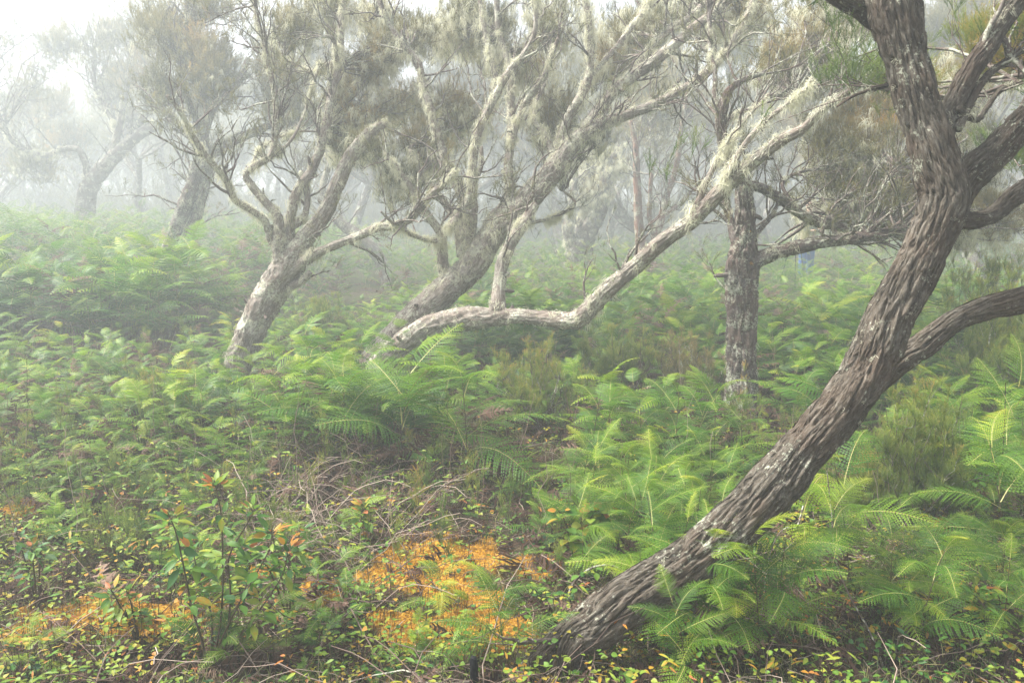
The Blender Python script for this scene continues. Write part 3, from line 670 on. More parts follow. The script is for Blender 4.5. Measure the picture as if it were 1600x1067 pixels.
# --- trees further into the mist
build_tree('leaning_tree', 'grey double-stemmed tree leaning right in the mist, behind the low left ferns', 'tree', 13.5, [
    (0, .2, [(228, 530, 20), (236, 490, 20), (250, 440, 22), (262, 392, 24), (280, 345, 26), (298, 300, 28), (312, 262, 30), (320, 240, 26), (318, 210, 18), (330, 172, 16), (350, 148, 14), (375, 125, 11), (388, 92, 9)]),
    (.3, .1, [(262, 420, 16), (290, 380, 20), (305, 340, 20), (318, 295, 20), (324, 250, 20)]),
    (.2, .3, [(318, 248, 22), (340, 236, 20), (372, 218, 18), (400, 206, 15), (430, 190, 12), (455, 168, 8)]),
    (.2, .6, [(318, 240, 14), (308, 190, 11), (290, 140, 10), (283, 80, 9), (296, 30, 9), (306, -20, 8)]),
    (.2, -.3, [(316, 250, 12), (298, 215, 10), (275, 190, 9), (252, 172, 7)]),
    ], clumps=[(325, 110, 55, 80, .3, 1000, .2), (430, 110, 60, 70, .6, 800, 0), (260, 60, 70, 70, .8, 800, .05), (340, 10, 100, 50, .8, 700, 0), (460, 190, 50, 45, .4, 450, 0), (250, 150, 40, 40, .2, 300, 0)],
    bark=M_bark_grey, sides=30, step=.04, amp=.08, seed=51, lich=50, lsize=.12, ntwig=110, far=True, wf=.42, crown_lich=.10, under=(-.1, 0), twig_len=(.4, .9))
build_tree('gnarled_tree', 'faint tree with a long limb curling down to the left, deep in mist', 'tree', 24.0, [
    (0, .2, [(133, 320, 34), (145, 282, 32), (162, 262, 28), (182, 242, 24), (214, 214, 20), (245, 195, 18), (275, 188, 14), (300, 170, 10)]),
    (.1, .3, [(172, 252, 16), (187, 200, 12), (196, 150, 10), (205, 110, 9), (209, 85, 6)]),
    (.0, -.4, [(140, 282, 16), (132, 252, 13), (122, 234, 12), (100, 233, 11), (75, 243, 11), (40, 235, 10), (15, 215, 9), (0, 185, 8), (-25, 150, 7)]),
    (.1, .6, [(190, 240, 14), (225, 180, 11), (232, 140, 9), (222, 100, 7)]),
    (.1, .4, [(180, 195, 9), (165, 170, 7), (150, 145, 5)]),
    ], clumps=[(150, 60, 90, 80, .5, 500, .05), (225, 110, 50, 60, .4, 500, .1), (60, 120, 80, 80, 1.2, 300, 0), (240, 30, 80, 60, 1, 500, 0), (60, 270, 60, 40, .8, 300, -.1), (20, 60, 60, 60, 2, 120, 0)],
    bark=M_bark_grey, sides=24, step=.06, amp=.08, seed=61, lich=50, lsize=.15, ntwig=90, far=True, crown_lich=.05, under=(-.1, 0), twig_len=(.5, 1.2))
build_tree('curved_tree', 'pale bowed trunk arching left behind the forked tree', 'tree', 17.0, [
    (0, .2, [(610, 500, 24), (607, 455, 23), (601, 422, 23), (586, 395, 24), (562, 372, 24), (538, 352, 21), (518, 333, 17), (505, 300, 13), (512, 262, 10), (525, 220, 8)]),
    (.2, .5, [(530, 345, 12), (500, 335, 9), (478, 310, 7), (470, 270, 5)]),
    ], clumps=[(510, 230, 40, 40, .3, 250, 0), (470, 250, 40, 40, .8, 250, 0)], bark=M_bark_pale, sides=26, step=.04, amp=.08, seed=71, lich=80, lsize=.10, ntwig=40, under=(.02, 0), twig_len=(.3, .7))
build_tree('pollard_tree', 'stout misty trunk forking low under a lichen-covered head', 'tree', 19.0, [
    (0, .1, [(905, 470, 46), (905, 430, 44), (903, 400, 48), (915, 370, 40), (930, 345, 30), (940, 318, 24), (945, 280, 16), (960, 240, 12)]),
    (0, -.2, [(900, 400, 26), (890, 372, 22), (888, 348, 18), (892, 318, 12), (900, 280, 8)]),
    (0, .3, [(905, 395, 22), (906, 362, 18), (912, 330, 14), (918, 300, 10)]),
    (0, -.2, [(893, 410, 10), (877, 402, 8), (868, 392, 5)]),
    ], clumps=[(930, 305, 45, 35, 0, 500, .1), (950, 255, 60, 40, .3, 500, 0), (900, 250, 50, 45, .6, 450, 0)],
    bark=M_bark_grey, sides=30, step=.05, amp=.11, seed=81, lich=90, lsize=.14, ntwig=50, crown_lich=.7, under=(0, 0), twig_len=(.3, .8))
build_tree('red_barked_tree', 'reddish slim tree forking like a narrow letter V in the mist', 'tree', 16.0, [
    (0, .1, [(1006, 500, 30), (1006, 462, 28), (1007, 425, 28), (1001, 380, 20), (997, 335, 16), (995, 285, 14), (993, 232, 10), (985, 190, 7)]),
    (.0, .4, [(1008, 430, 20), (1020, 390, 16), (1030, 350, 14), (1045, 300, 11), (1058, 250, 9), (1068, 180, 7), (1075, 130, 5)]),
    (.1, -.2, [(1024, 375, 10), (1015, 340, 9), (1016, 300, 8), (1020, 260, 6)]),
    (.1, .3, [(1035, 340, 8), (1062, 318, 7), (1090, 290, 5), (1110, 268, 4)]),
    ], clumps=[(1005, 200, 50, 50, .5, 250, 0), (1075, 160, 50, 60, .6, 260, 0)], bark=M_bark_red, sides=26, step=.05, amp=.09, seed=91, lich=16, lsize=.08, ntwig=60, under=(0, 0), twig_len=(.4, .9))

# --- the generic misty trees of the far wood
def far_tree(seed, h=6.0, lean=.5):
    r = np.random.RandomState(seed); root = empty('misty_tree', (0, 0, 0)); gt, gf, gl = Geo(), Geo(), Geo()
    a = r.uniform(0, 6.28); P = [[0, 0, -.2, .16]]; p = A([0., 0, 0]); d = A([math.cos(a)*lean, math.sin(a)*lean, 1.]); d /= np.linalg.norm(d)
    for k in range(4):
        P.append([*p, .15-.02*k]); d = nrm(d+A([*r.normal(0, .22, 2), .12])); p = p+d*h*.11
    P.append([*p, .08]); g = Geo(); L = limb(g, A(P), 16, .09, .10, .5, seed, True, .03); g.obj('trunk', M_bark_grey, root)
    for k in range(6):
        st = A(P[r.randint(2, 6)][:3]); az = a+k*1.05+r.normal(0, .3); el = r.uniform(.5, 1.5); dd = A([math.cos(az), math.sin(az), el]); dd /= np.linalg.norm(dd)
        Q = [[*st, .055]]; q = st.copy(); n = 5
        for j in range(n):
            dd = nrm(dd+r.normal(0, .22, 3)+A([0, 0, .12])); q = q+dd*h*.115*r.uniform(.7, 1.1); Q.append([*q, .048*(1-.75*(j+1)/n)])
        g = Geo(); L = limb(g, A(Q), 8, .12, .08, .5, seed+k, True, .03); g.obj('branch', M_bark_grey, root)
        c = q+A([0, 0, .25]); crown_clump(gt, gf, r, L['P'][-3], c, A([.85, .85, .7])*r.uniform(.8, 1.2), 420, .30, True, r.uniform(-.1, .12), .018, gl, .06)
        c = L['P'][len(L['P'])//2]+r.normal(0, .3, 3)+A([0, 0, .5]); crown_clump(gt, gf, r, L['P'][len(L['P'])//2], c, A([.6, .6, .45]), 160, .28, True, 0, .014, gl, .04)
        m = 24; i = r.randint(2, len(L['P']), m); S_ = L['P'][i]; E = S_+nrm(r.normal(0, .6, (m, 3))+A([0, 0, .5]))*r.uniform(.4, 1.1, (m, 1)); Pp = curves(S_, E, 6, .15, 0, r)
        batch_tubes(gt, Pp, .010*np.linspace(1, .3, 6)[None]*np.ones((m, 1)), 3, .4)
    gt.obj('twigs', M_twigb, root, kind='stuff'); gf.obj('crown', M_heath, root, smooth=False); gl.obj('lichen', M_lichen, root, smooth=False)
    return root
def copy_tree(o, parent=None):
    c = o.copy(); S.collection.objects.link(c)
    if parent is not None: c.parent = parent
    for ch in [x for x in bpy.data.objects if x.parent == o and x != c]:
        copy_tree(ch, c)
    return c
protos = [far_tree(500+i, 6.0+.5*i, .25+.18*i) for i in range(4)]
FAR = [(-3.6, 17.0, 1, 'pale ghost of a tree behind the grey double-stemmed tree'),
       (-9.5, 20, 2, ''), (-6.0, 21.5, 3, ''), (-1.5, 19, 0, ''), (1.2, 17.5, 2, 'pale tree in the misty gap behind the stout pollard trunk'), (3.2, 15.0, 3, 'faint leaning tree right of the slim red-barked tree'), (5.6, 17.0, 0, ''),
       (8.2, 14.0, 1, 'dark misty tree behind the crown right of the big leaning trunk'), (9.8, 18, 2, ''), (6.8, 11.2, 1, 'misty tree framed between the big leaning trunk and its low branch'), (2.8, 22, 1, ''), (-12.5, 18, 1, ''), (-3.8, 24.5, 2, ''), (12.5, 15.5, 3, ''),
       (-11.5, 24, 0, ''), (7.0, 22.5, 2, ''), (0.2, 25.5, 3, ''), (4.8, 26, 0, ''), (11, 23, 1, ''), (15.5, 20, 0, ''), (-16, 22, 3, ''), (-8, 27, 1, ''), (8.8, 27.5, 3, '')]
FAR = [(x*1.5, y*1.55, p, l) for x, y, p, l in FAR if y < 24]
ghosts = []; used = set(); rf = np.random.RandomState(77)
for k, (x, y, p, lab) in enumerate(FAR):
    o = protos[p] if p not in used else copy_tree(protos[p]); used.add(p)
    o.location = (x, y, float(terrain(x, y))); o.rotation_euler = (0, 0, rf.uniform(0, 6.28)); s_ = rf.uniform(1.1, 1.45); o.scale = (s_, s_, s_)
    if not lab: ghosts.append(o)
    o['label'] = lab or 'one of the ghostly heather trees closing the wood at the back'; o['category'] = 'tree'; o['group'] = 'misty trees at the back of the wood'
number_labels(ghosts, 'ghostly heather tree, {} from the left in the row closing the wood')

# the wood beyond, one mass
def far_wood():
    r = np.random.RandomState(808); gt, gf = Geo(), Geo(); n = 250
    for k in range(n):
        y = r.uniform(38, 70); x = r.uniform(-1, .85)*(y*.74+2); z = float(terrain(x, y)); h = r.uniform(5.5, 8.5); ln = r.normal(0, .9, 2)
        top = A([x+ln[0], y+ln[1], z+h*.55]); P = curves(A([[x, y, z-.2]]), top[None], 6, .08, 0, r); batch_tubes(gt, P, .17*np.linspace(1, .6, 6)[None], 6, .4)
        m = 6; E = top+np.stack([r.normal(0, 1.6, m), r.normal(0, 1.2, m), r.uniform(.3, h*.42, m)], 1); P2 = curves(np.tile(P[0, 4], (m, 1)), E, 6, .12, 0, r); batch_tubes(gt, P2, .06*np.linspace(1, .4, 6)[None]*np.ones((m, 1)), 4, .4)
        q = 260; c = E[r.randint(0, m, q)]+r.normal(0, .55, (q, 3))*A([1, 1, .7]); d = nrm(A([0, 0, 1.])+r.normal(0, .35, (q, 3)))
        lo = rr_lo = A([x, y, z+.6])+r.normal(0, 1, (150, 3))*A([1.9, 1, .8]); gf.inst(SPR_FAR[(k+1) % 4], lo, frames(nrm(A([0, 0, 1.])+r.normal(0, .3, (150, 3))), r.uniform(0, 6.28, 150)), r.uniform(.4, .9, 150), .35)
        gf.inst(SPR_FAR[k % 4], c, frames(d, r.uniform(0, 6.28, q)), r.uniform(.35, .7, q), .4+r.normal(0, .08))
    g = gt; o = g.obj('far_wood_trunks', M_bark_grey, None, kind='stuff', label='trunks of the far wood dissolving in mist')
    o = gf.obj('far_wood_foliage', M_heath, None, False, kind='stuff', label='foliage of the far wood dissolving in mist')
far_wood()

# ------------------------------------------------------------------ ferns
def plant_spec(r, H, nfr, big=False, lod=2):
    """stalk polyline and list of (pos, dir, roll, scale, template index, tint)"""
    a = r.uniform(0, 6.28); le = r.uniform(0, .22); top = A([math.cos(a)*le*H, math.sin(a)*le*H, H])
    t = np.linspace(0, 1, 6)[:, None]; St = t*top+A([math.cos(a), math.sin(a), 0])*(t*(1-t))*-.08*H
    St[0, 2] = -.04; fr = []; az0 = r.uniform(0, 6.28)
    for k in range(nfr):
        u = .22+.74*(k//2+.5)/max(1, (nfr+1)//2); u = min(.97, u+r.normal(0, .04)); p = A([np.interp(u, t[:, 0], St[:, i]) for i in range(3)])
        az = az0+(k % 2)*math.pi+(k//2)*.8+r.normal(0, .3); el = r.uniform(.10, .65)+.25*u-.10
        sc = (.80-.36*u)*(1.0 if not big else 1.2 if big is True else big)*r.uniform(.8, 1.15)
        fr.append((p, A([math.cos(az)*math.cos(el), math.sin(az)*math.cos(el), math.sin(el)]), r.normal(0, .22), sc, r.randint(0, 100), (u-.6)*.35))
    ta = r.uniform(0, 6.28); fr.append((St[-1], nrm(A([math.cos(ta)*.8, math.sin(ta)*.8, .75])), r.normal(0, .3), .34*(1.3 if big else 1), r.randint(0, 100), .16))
    return St, fr
def fern_geo(spec, T, tint=.0, g=None, M=None, off=None, rz=0, sc=1.0):
    St, fr = spec; g = g or Geo()
    c, s_ = math.cos(rz), math.sin(rz); Rz = A([[c, -s_, 0], [s_, c, 0], [0, 0, 1]]); off = np.zeros(3) if off is None else off
    batch_tubes(g, (St@Rz.T*sc+off)[None], np.linspace(.005, .0022, 6)[None]*sc, 4, .3, 1)
    pos = A([f[0] for f in fr])@Rz.T*sc+off; d = A([f[1] for f in fr])@Rz.T; roll = A([f[2] for f in fr]); s2 = A([f[3] for f in fr])*sc
    ti = A([f[4] for f in fr]) % len(T); tt = A([f[5] for f in fr])+tint-.06
    for j in range(len(T)):
        q = ti == j
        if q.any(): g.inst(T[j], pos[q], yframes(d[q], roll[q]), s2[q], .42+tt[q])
    return g
# fronds as shared meshes
FMESH = []
for T in FR2:
    g = Geo(); g.inst(T, np.zeros((1, 3)), np.eye(3)[None], 1., .34); FMESH.append(g.mesh('frond', [M_fern, M_rachis], False))
FYOUNG = []
for T in FR2[:3]:
    g = Geo(); g.inst(T, np.zeros((1, 3)), np.eye(3)[None], 1., .58); FYOUNG.append(g.mesh('frond', [M_fern, M_rachis], False))
def fern_with_parts(spec, loc, rz, sc, label, group, young=False):
    St, fr = spec; root = empty('bracken_fern', loc, label=label, category='fern')
    if group: root['group'] = group
    root.rotation_euler = (0, 0, rz); root.scale = (sc, sc, sc)
    key = id(St)
    if key not in STALKS:
        g = Geo(); batch_tubes(g, St[None], np.linspace(.0055, .0025, 6)[None], 5, .45, 0); STALKS[key] = g.mesh('stalk', [M_stalk if not young else M_rachis], True)
    o = bpy.data.objects.new('stalk', STALKS[key]); S.collection.objects.link(o); o.parent = root
    R = yframes(A([f[1] for f in fr]), A([f[2] for f in fr]))
    for f, rr in zip(fr, R):
        ms = FYOUNG if (young or f is fr[-1]) else FMESH
        o = bpy.data.objects.new('frond', ms[f[4] % len(ms)]); S.collection.objects.link(o); o.parent = root
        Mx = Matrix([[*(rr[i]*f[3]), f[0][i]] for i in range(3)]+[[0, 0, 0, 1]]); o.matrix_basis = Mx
    return root
STALKS = {}

# where the bracken stands
def fern_density(q, x, y):
    """density and height for ground points, from where they lie"""
    X, Y = q[:, 0], q[:, 1]
    dens = np.ones(len(q)); H = np.full(len(q), .60)
    H = np.where(x < -1.2-.25*(y-4), .42, H)                               # lower on the left slope
    H = np.where((x > -1.7) & (x < 1.2) & (y < 5.35), .60, H)
    H = np.where((x > -1.0) & (x < 1.6) & (y >= 5.35) & (y < 7.3), .33, H); H = np.where((X > 560) & (X < 960) & (y >= 7.3) & (y < 8.3), .42, H)
    H = np.where((x > 1.2) & (y < 6), .60, H)
    H = np.where((X > 1080) & (X < 1240) & (y > 4.7) & (y < 6.3), .20, H); H = np.where(y < 4.45, .40, H); H = np.where((X > 1300) & (y < 4.45) & (y > 3.6), .55, H)
    H = np.where((y > 8), .62, H); H = np.where((X < 620) & (y > 6.5) & (y < 12.5), .42, H); H = np.where((y > 12) & (y < 17) & (X > 60) & (X < 215), 1.75, H); H = np.where((X > 195) & (X < 290) & (y > 7.5) & (y < 15), .14, H); H = np.where((y > 9) & (x < -4), .95, H)
    H = np.where((X < 430) & (Y > 720), .26, H); clear = ((Y > 735) & (X >= 430) & (X < 900)) | ((Y > 800) & (X < 430)); dens = np.where(clear, .0, dens)
    dens = np.where((X > 900) & (Y > 1010), dens*.6, dens)
    n = fbm(np.stack([x*.8, y*.8, x*0+5], -1), 2); dens = dens*sstep(.30, .52, n+.08)
    return dens, H*(.55+.9*fbm(np.stack([x*1.3, y*1.3, x*0+2], -1), 2))

rg = np.random.RandomState(5)
cand = []
# jittered candidates, closer together near the camera
N0 = 40000
yy = 2.7+(rg.uniform(0, 1, N0)**1.9)*31; xx = rg.uniform(-1, 1, N0)*(yy*.72+1.2)
q = to_px(np.stack([xx, yy, terrain(xx, yy)], 1)); de, Hh = fern_density(q, xx, yy)
ok = rg.uniform(0, 1, N0) < de
xx, yy, Hh, q = xx[ok], yy[ok], Hh[ok], q[ok]
# thin by spacing
order = np.argsort(yy); taken = []
cell = {}
for i in order:
    sp = .13+.014*yy[i]+(.03 if yy[i] > 7 else 0); key = (int(xx[i]/.6), int(yy[i]/.6)); good = True
    for a_ in (-1, 0, 1):
        for b_ in (-1, 0, 1):
            for j in cell.get((key[0]+a_, key[1]+b_), ()):
                if (xx[i]-xx[j])**2+(yy[i]-yy[j])**2 < sp*sp: good = False; break
            if not good: break
        if not good: break
    if good: cell.setdefault(key, []).append(i); taken.append(i)
taken = A(taken)
# keep clear of the trunks
trunk_xy = [(px(1160, 660, 6.0)[:2], .26), (px(565, 620, 7.4)[:2], .25), (px(352, 640, 7.6)[:2], .25), (px(930, 960, 2.8)[:2], .28)]
taken = A([i for i in taken if all(math.hypot(xx[i]-c[0], yy[i]-c[1]) > d for c, d in trunk_xy)])
print('FERNS', len(taken))
def region(x, y):
    X = float(to_px(A([[x, y, 0]]))[0, 0])
    if y < 3.5: return 'front row under the leaning trunk' if X < 1330 else 'front row of the right corner'
    if y < 4.1: return 'second row under the leaning trunk' if X < 1250 else 'second row of the right corner'
    if y < 4.9: return 'bottom row of the left slope' if X < 420 else 'front of the middle bank' if X < 900 else 'row before the upright trunk' if X < 1250 else 'row right of the leaning trunk'
    if y < 5.6: return 'second row of the left slope' if X < 420 else 'crest of the middle bank' if X < 900 else 'ring round the upright trunk' if X < 1250 else 'back row right of the leaning trunk'
    if y < 6.6: return 'row level with the forked tree foot' if X < 500 else 'strip beneath the level limb' if X < 1000 else 'strip beside the upright trunk' if X < 1300 else 'misty strip at the right'
    return 'misty slope behind the forked tree' if X < 500 else 'dip behind the level limb' if X < 1100 else 'stand behind the upright trunk'
specs = [plant_spec(np.random.RandomState(900+i), 1.0, 5+i % 4, i % 3 == 0) for i in range(14)]
FW = [fern_geo(s, FR1).mesh('bracken_fern', [M_fern, M_rachis], False) for s in specs]
NPART, NTHING = 150, 232
byg = {}
for k, i in enumerate(taken[:NTHING]):
    grp = 'ferns in the '+region(xx[i], yy[i]); lab = grp; sp = rg.randint(0, 14); rz = rg.uniform(0, 6.28); loc = (xx[i], yy[i], float(terrain(xx[i], yy[i])))
    if k < NPART: o = fern_with_parts(specs[sp], loc, rz, Hh[i], lab, grp)
    else:
        o = bpy.data.objects.new('bracken_fern', FW[sp]); S.collection.objects.link(o); o.location = loc; o.rotation_euler = (0, 0, rz); s_ = Hh[i]; o.scale = (s_,)*3
        o['label'] = lab; o['category'] = 'fern'; o['group'] = grp
    byg.setdefault(grp, []).append((o, Hh[i]))
for grp, L_ in byg.items():
    number_labels([o for o, h in L_], 'bracken fern, {} from the left in the '+grp[13:])
g = Geo(); gd = Geo()
for i in taken[NTHING:]:
    if rg.uniform() < .11: fern_geo(specs[rg.randint(0, 14)], FRD, rg.normal(0, .15), gd, None, A([xx[i], yy[i], float(terrain(xx[i], yy[i]))]), rg.uniform(0, 6.28), Hh[i]*.95); continue
    sp = specs[rg.randint(0, 14)]; fern_geo(sp, FR1 if yy[i] < 12 else FR0, rg.normal(0, .15), g, None, A([xx[i], yy[i], float(terrain(xx[i], yy[i]))]), rg.uniform(0, 6.28), Hh[i])
gd.obj('withered_bracken', [M_dead, M_dead], None, False, kind='stuff', label='standing brown bracken scattered among the green')
g.obj('bracken', [M_fern, M_rachis], None, False, kind='stuff', label='mass of bracken fading away into the mist')

# hand-placed ferns that stand out
HERO = [(1290, 1000, 2.95, .50, 'glossy dark fern spread wide under the leaning trunk', 0), (1120, 1040, 2.75, .42, 'bright lime young fern arching in front of the trunk foot', 1),
        (790, 1055, 2.62, .36, 'green fern spreading flat at the bottom beside the black stub', 0), (1230, 930, 3.15, .55, 'yellow-green fern with curled tip crossing the leaning trunk', 1),
        (620, 715, 4.7, .74, 'largest arching fern below the level limb, fronds spread like a fan', 0), (730, 730, 4.6, .66, 'fern with feathery fronds right of the largest arching fern', 0), (540, 720, 4.8, .64, 'fern drooping to the left of the largest arching fern', 0),
        (1000, 860, 3.7, .46, 'bright fern with curled tips behind the lower trunk', 1), 
        (690, 990, 3.0, .22, 'tiny pale fern growing out of the orange moss', 1), (170, 975, 3.0, .16, 'tiny yellow fern on the left orange moss patch', 1), (360, 1060, 2.6, .22, 'small green fern at the bottom edge left of the middle', 0),
        (60, 1060, 2.62, .2, 'small yellow-green fern in the bottom left corner', 1), (1560, 960, 3.0, .42, 'pale fern at the right edge low in the corner', 0), (1480, 780, 4.2, .7, 'fern arching over the green heather bush', 0), (1215, 1010, 2.75, .46, 'dark green fern with wide drooping fronds right of the trunk foot', 0), (1330, 900, 3.25, .60, 'tall dark fern beside the bare curving stem', 0), (1075, 1070, 2.5, .34, 'deep green fern in shade just below the trunk', 0),
        (1575, 870, 3.5, .62, 'fern with long level fronds at the right edge mid-height', 0), (1560, 760, 4.0, .82, 'broad pale fern reaching in from the right edge', 0), (1000, 1010, 2.9, .36, 'bright fern leaning against the lower side of the trunk foot', 1),
        (1400, 1040, 2.8, .3, 'small bright fern at the bottom right of the dark bramble stem', 1)]
for k, (x, y, Y, H, lab, yg) in enumerate(HERO):
    p = px(x, y, Y); loc = (p[0], p[1], float(terrain(p[0], p[1]))); fern_with_parts(plant_spec(np.random.RandomState(1500+k), 1.0, 6+k % 3, 1.5 if Y > 4.3 else 1.25), loc, rg.uniform(0, 6.28), H, lab, None, bool(yg))
little = []
for k in range(46):   # little ferns in the clearing
    x, y = rg.uniform(0, 860), rg.uniform(745, 1060); x = x if not (590 < x < 840 and 840 < y < 1010) else x-280; y = y if not (50 < x < 300 and 920 < y < 1010) else y-130; p = gpt(x, y); o = bpy.data.objects.new('small_fern', FMESH[k % 6]) if False else None
    sp = specs[k % 10]; H = rg.uniform(.14, .26)
    o = bpy.data.objects.new('small_fern', FW[k % 10]); S.collection.objects.link(o); o.location = p; o.scale = (H,)*3; o.rotation_euler = (rg.normal(0, .1), rg.normal(0, .1), rg.uniform(0, 6.28))
    o['label'] = 'small low fern growing among leaves and moss in the front clearing'; o['category'] = 'fern'; o['group'] = 'little ferns of the clearing'; little.append(o)
number_labels(little, 'small low fern, {} from the left among those in the front clearing')

# ------------------------------------------------------------------ dead fern litter, twigs, ground cover, grass, moss
def scatter(r, n, y0, y1, pw=1.3, xf=.70):
    y = y0+(r.uniform(0, 1, n)**pw)*(y1-y0); x = r.uniform(-1, 1, n)*(y*xf+.4); return x, y
r = np.random.RandomState(21); n = 4600; x, y = scatter(r, n, 2.1, 11, 1.4); z = terrain(x, y)+r.uniform(.01, .22, n)*sstep(3.2, 5, y)+.02
g = Geo(); d = nrm(np.stack([r.normal(0, 1, n), r.normal(0, 1, n), r.normal(-.1, .35, n)], 1)); ti = r.randint(0, 4, n)
for j in range(4):
    k = ti == j; g.inst(FRD[j], np.stack([x, y, z], 1)[k], yframes(d[k], r.normal(0, .8, k.sum())), r.uniform(.12, .34, k.sum()), .35+r.normal(0, .2, k.sum()))
g.obj('dead_bracken', [M_dead, M_dead], None, False, kind='stuff', label='withered brown fern fronds lying between the living ferns')

r = np.random.RandomState(22); n = 1500; x, y = scatter(r, n, 2.1, 7.5, 1.4); g = Geo()
Sp = np.stack([x, y, terrain(x, y)+.01], 1); a = r.uniform(0, 6.28, n); L = r.uniform(.10, .55, n); Ep = Sp+np.stack([np.cos(a)*L, np.sin(a)*L, np.abs(r.normal(0, .30, n))*L], 1)
P = curves(Sp, Ep, 7, .12, .12, r); batch_tubes(g, P, r.uniform(.0010, .0032, n)[:, None]*np.linspace(1, .5, 7)[None], 4, r.uniform(.1, 1, n))
n = 5200; x, y = scatter(r, n, 2.1, 5.5, 1.2); c = np.stack([x, y, terrain(x, y)+r.uniform(.005, .03, n)], 1); a = r.uniform(0, 6.28, n); L = r.uniform(.03, .14, n); Ep = c+np.stack([np.cos(a)*L, np.sin(a)*L, r.normal(.05, .15, n)*L], 1)
batch_tubes(g, curves(c, Ep, 4, .12, .05, r), r.uniform(.0008, .0022, n)[:, None]*np.ones((1, 4)), 3, r.uniform(.2, 1.1, n))
# tangle of dead stems left of the middle
n = 260; c = A([gpt(x_, y_) for x_, y_ in zip(r.uniform(380, 640, n), r.uniform(745, 900, n))]); a = r.uniform(0, 6.28, n); L = r.uniform(.25, .8, n)
Ep = c+np.stack([np.cos(a)*L*.8, np.sin(a)*L*.5, r.uniform(-.02, .34, n)], 1); P = curves(c, Ep, 8, .10, .22, r); batch_tubes(g, P, r.uniform(.0012, .003, n)[:, None]*np.linspace(1, .5, 8)[None], 4, r.uniform(.4, 1.1, n))
n = 420; x, y = scatter(r, n, 3.6, 10, 1.3); c = np.stack([x, y, terrain(x, y)], 1); Ep = c+np.stack([r.normal(0, .12, n), r.normal(0, .12, n), r.uniform(.2, .75, n)], 1); P = curves(c, Ep, 7, .06, .0, r); batch_tubes(g, P, r.uniform(.0012, .0028, n)[:, None]*np.linspace(1, .4, 7)[None], 4, r.uniform(.1, .9, n))
g.obj('fallen_twigs', M_twig, None, True, kind='stuff', label='tangle of thin dead stems and twigs on the clearing floor')

def ground_leaves(r, n, y0, y1, hmax, T, size, vmean, vsd, xsel=None, pw=1.3):
    x, y = scatter(r, n*2, y0, y1, pw); nz = fbm(np.stack([x*2.2, y*2.2, x*0+vmean*9], -1), 2); k = nz > .47; x, y = x[k][:n], y[k][:n]; n = len(x)
    c = 3; cx = np.repeat(x, c)+r.normal(0, .018, n*c); cyy = np.repeat(y, c)+r.normal(0, .018, n*c); h = np.repeat(r.uniform(.01, 1, n)**1.6*hmax, c)
    cz = terrain(cx, cyy)+h+.01+mossf(cx, cyy)*.04; a = r.uniform(0, 6.28, n*c); d = np.stack([np.cos(a), np.sin(a), r.normal(.10, .25, n*c)], 1)
    return np.stack([cx, cyy, cz], 1), yframes(d, r.normal(0, .3, n*c)), size*r.uniform(.6, 1.35, n*c), np.repeat(vmean+r.normal(0, vsd, n), c), np.stack([x, y, terrain(x, y)], 1), h[::c]
g = Geo(); r = np.random.RandomState(31)
for n, y0, y1, hm, T, sz, vm, vs in ((2200, 2.1, 6, .10, LEAFR, .024, .36, .18), (2000, 2.1, 7, .16, LEAF, .030, .54, .18), (900, 2.1, 6, .07, LEAF, .024, .88, .09), (1800, 4.0, 9, .30, LEAF, .032, .60, .12), (5200, 2.1, 6, .20, LEAFR, .020, .66, .10), (1400, 2.1, 6, .22, LEAFN, .040, .72, .12)):
    P, R, sc, vv, st, hh = ground_leaves(r, n, y0, y1, hm, T, sz, vm, vs); nb = (np.abs(P[:, 0]+.12) > .09) | (P[:, 1] > 2.5); kp = (mossf(P[:, 0], P[:, 1]) < .25) | (r.uniform(0, 1, len(P)) < .24); kp &= nb; g.inst(T, P[kp], R[kp], sc[kp], vv[kp])
    top = st+np.stack([r.normal(0, .01, len(st)), r.normal(0, .01, len(st)), hh], 1); batch_tubes(g, curves(st, top, 3, .1, 0, r), np.full((len(st), 3), .0011), 3, .2, 1)
g.obj('ground_cover', [M_broad, M_stalk], None, True, kind='stuff', label='low bramble and seedling leaves carpeting the clearing')

g = Geo(); r = np.random.RandomState(39); n = 900; x, y = scatter(r, n, 3.4, 11, 1.2); k = fbm(np.stack([x*1.1, y*1.1, x*0+8], -1), 2) > .5; x, y = x[k], y[k]; n = len(x)
c = np.stack([x, y, terrain(x, y)], 1); hh = r.uniform(.18, .55, n)*np.where(y > 4.4, 1, .55); Ep = c+np.stack([r.normal(0, .06, n), r.normal(0, .06, n), hh], 1); P = curves(c, Ep, 7, .06, 0, r)
batch_tubes(g, P, .0018*np.linspace(1, .5, 7)[None]*np.ones((n, 1)), 3, .2, 1); i = np.repeat(np.arange(n), 16); k = r.randint(2, 7, len(i)); b = P[i, k]; d = nrm(A([0, 0, 1.])+r.normal(0, .45, (len(i), 3))); v = np.repeat(.55+r.normal(0, .14, n), 16); ti = r.randint(0, 6, len(i))
for j in range(6): g.inst(SPR[j], b[ti == j], frames(d[ti == j], r.uniform(0, 6.28, (ti == j).sum())), .075*r.uniform(.6, 1.3, (ti == j).sum()), v[ti == j])
g.obj('heather_sprigs', [M_heathg, M_stalk], None, False, kind='stuff', label='young heather sprigs standing loosely between the ferns')

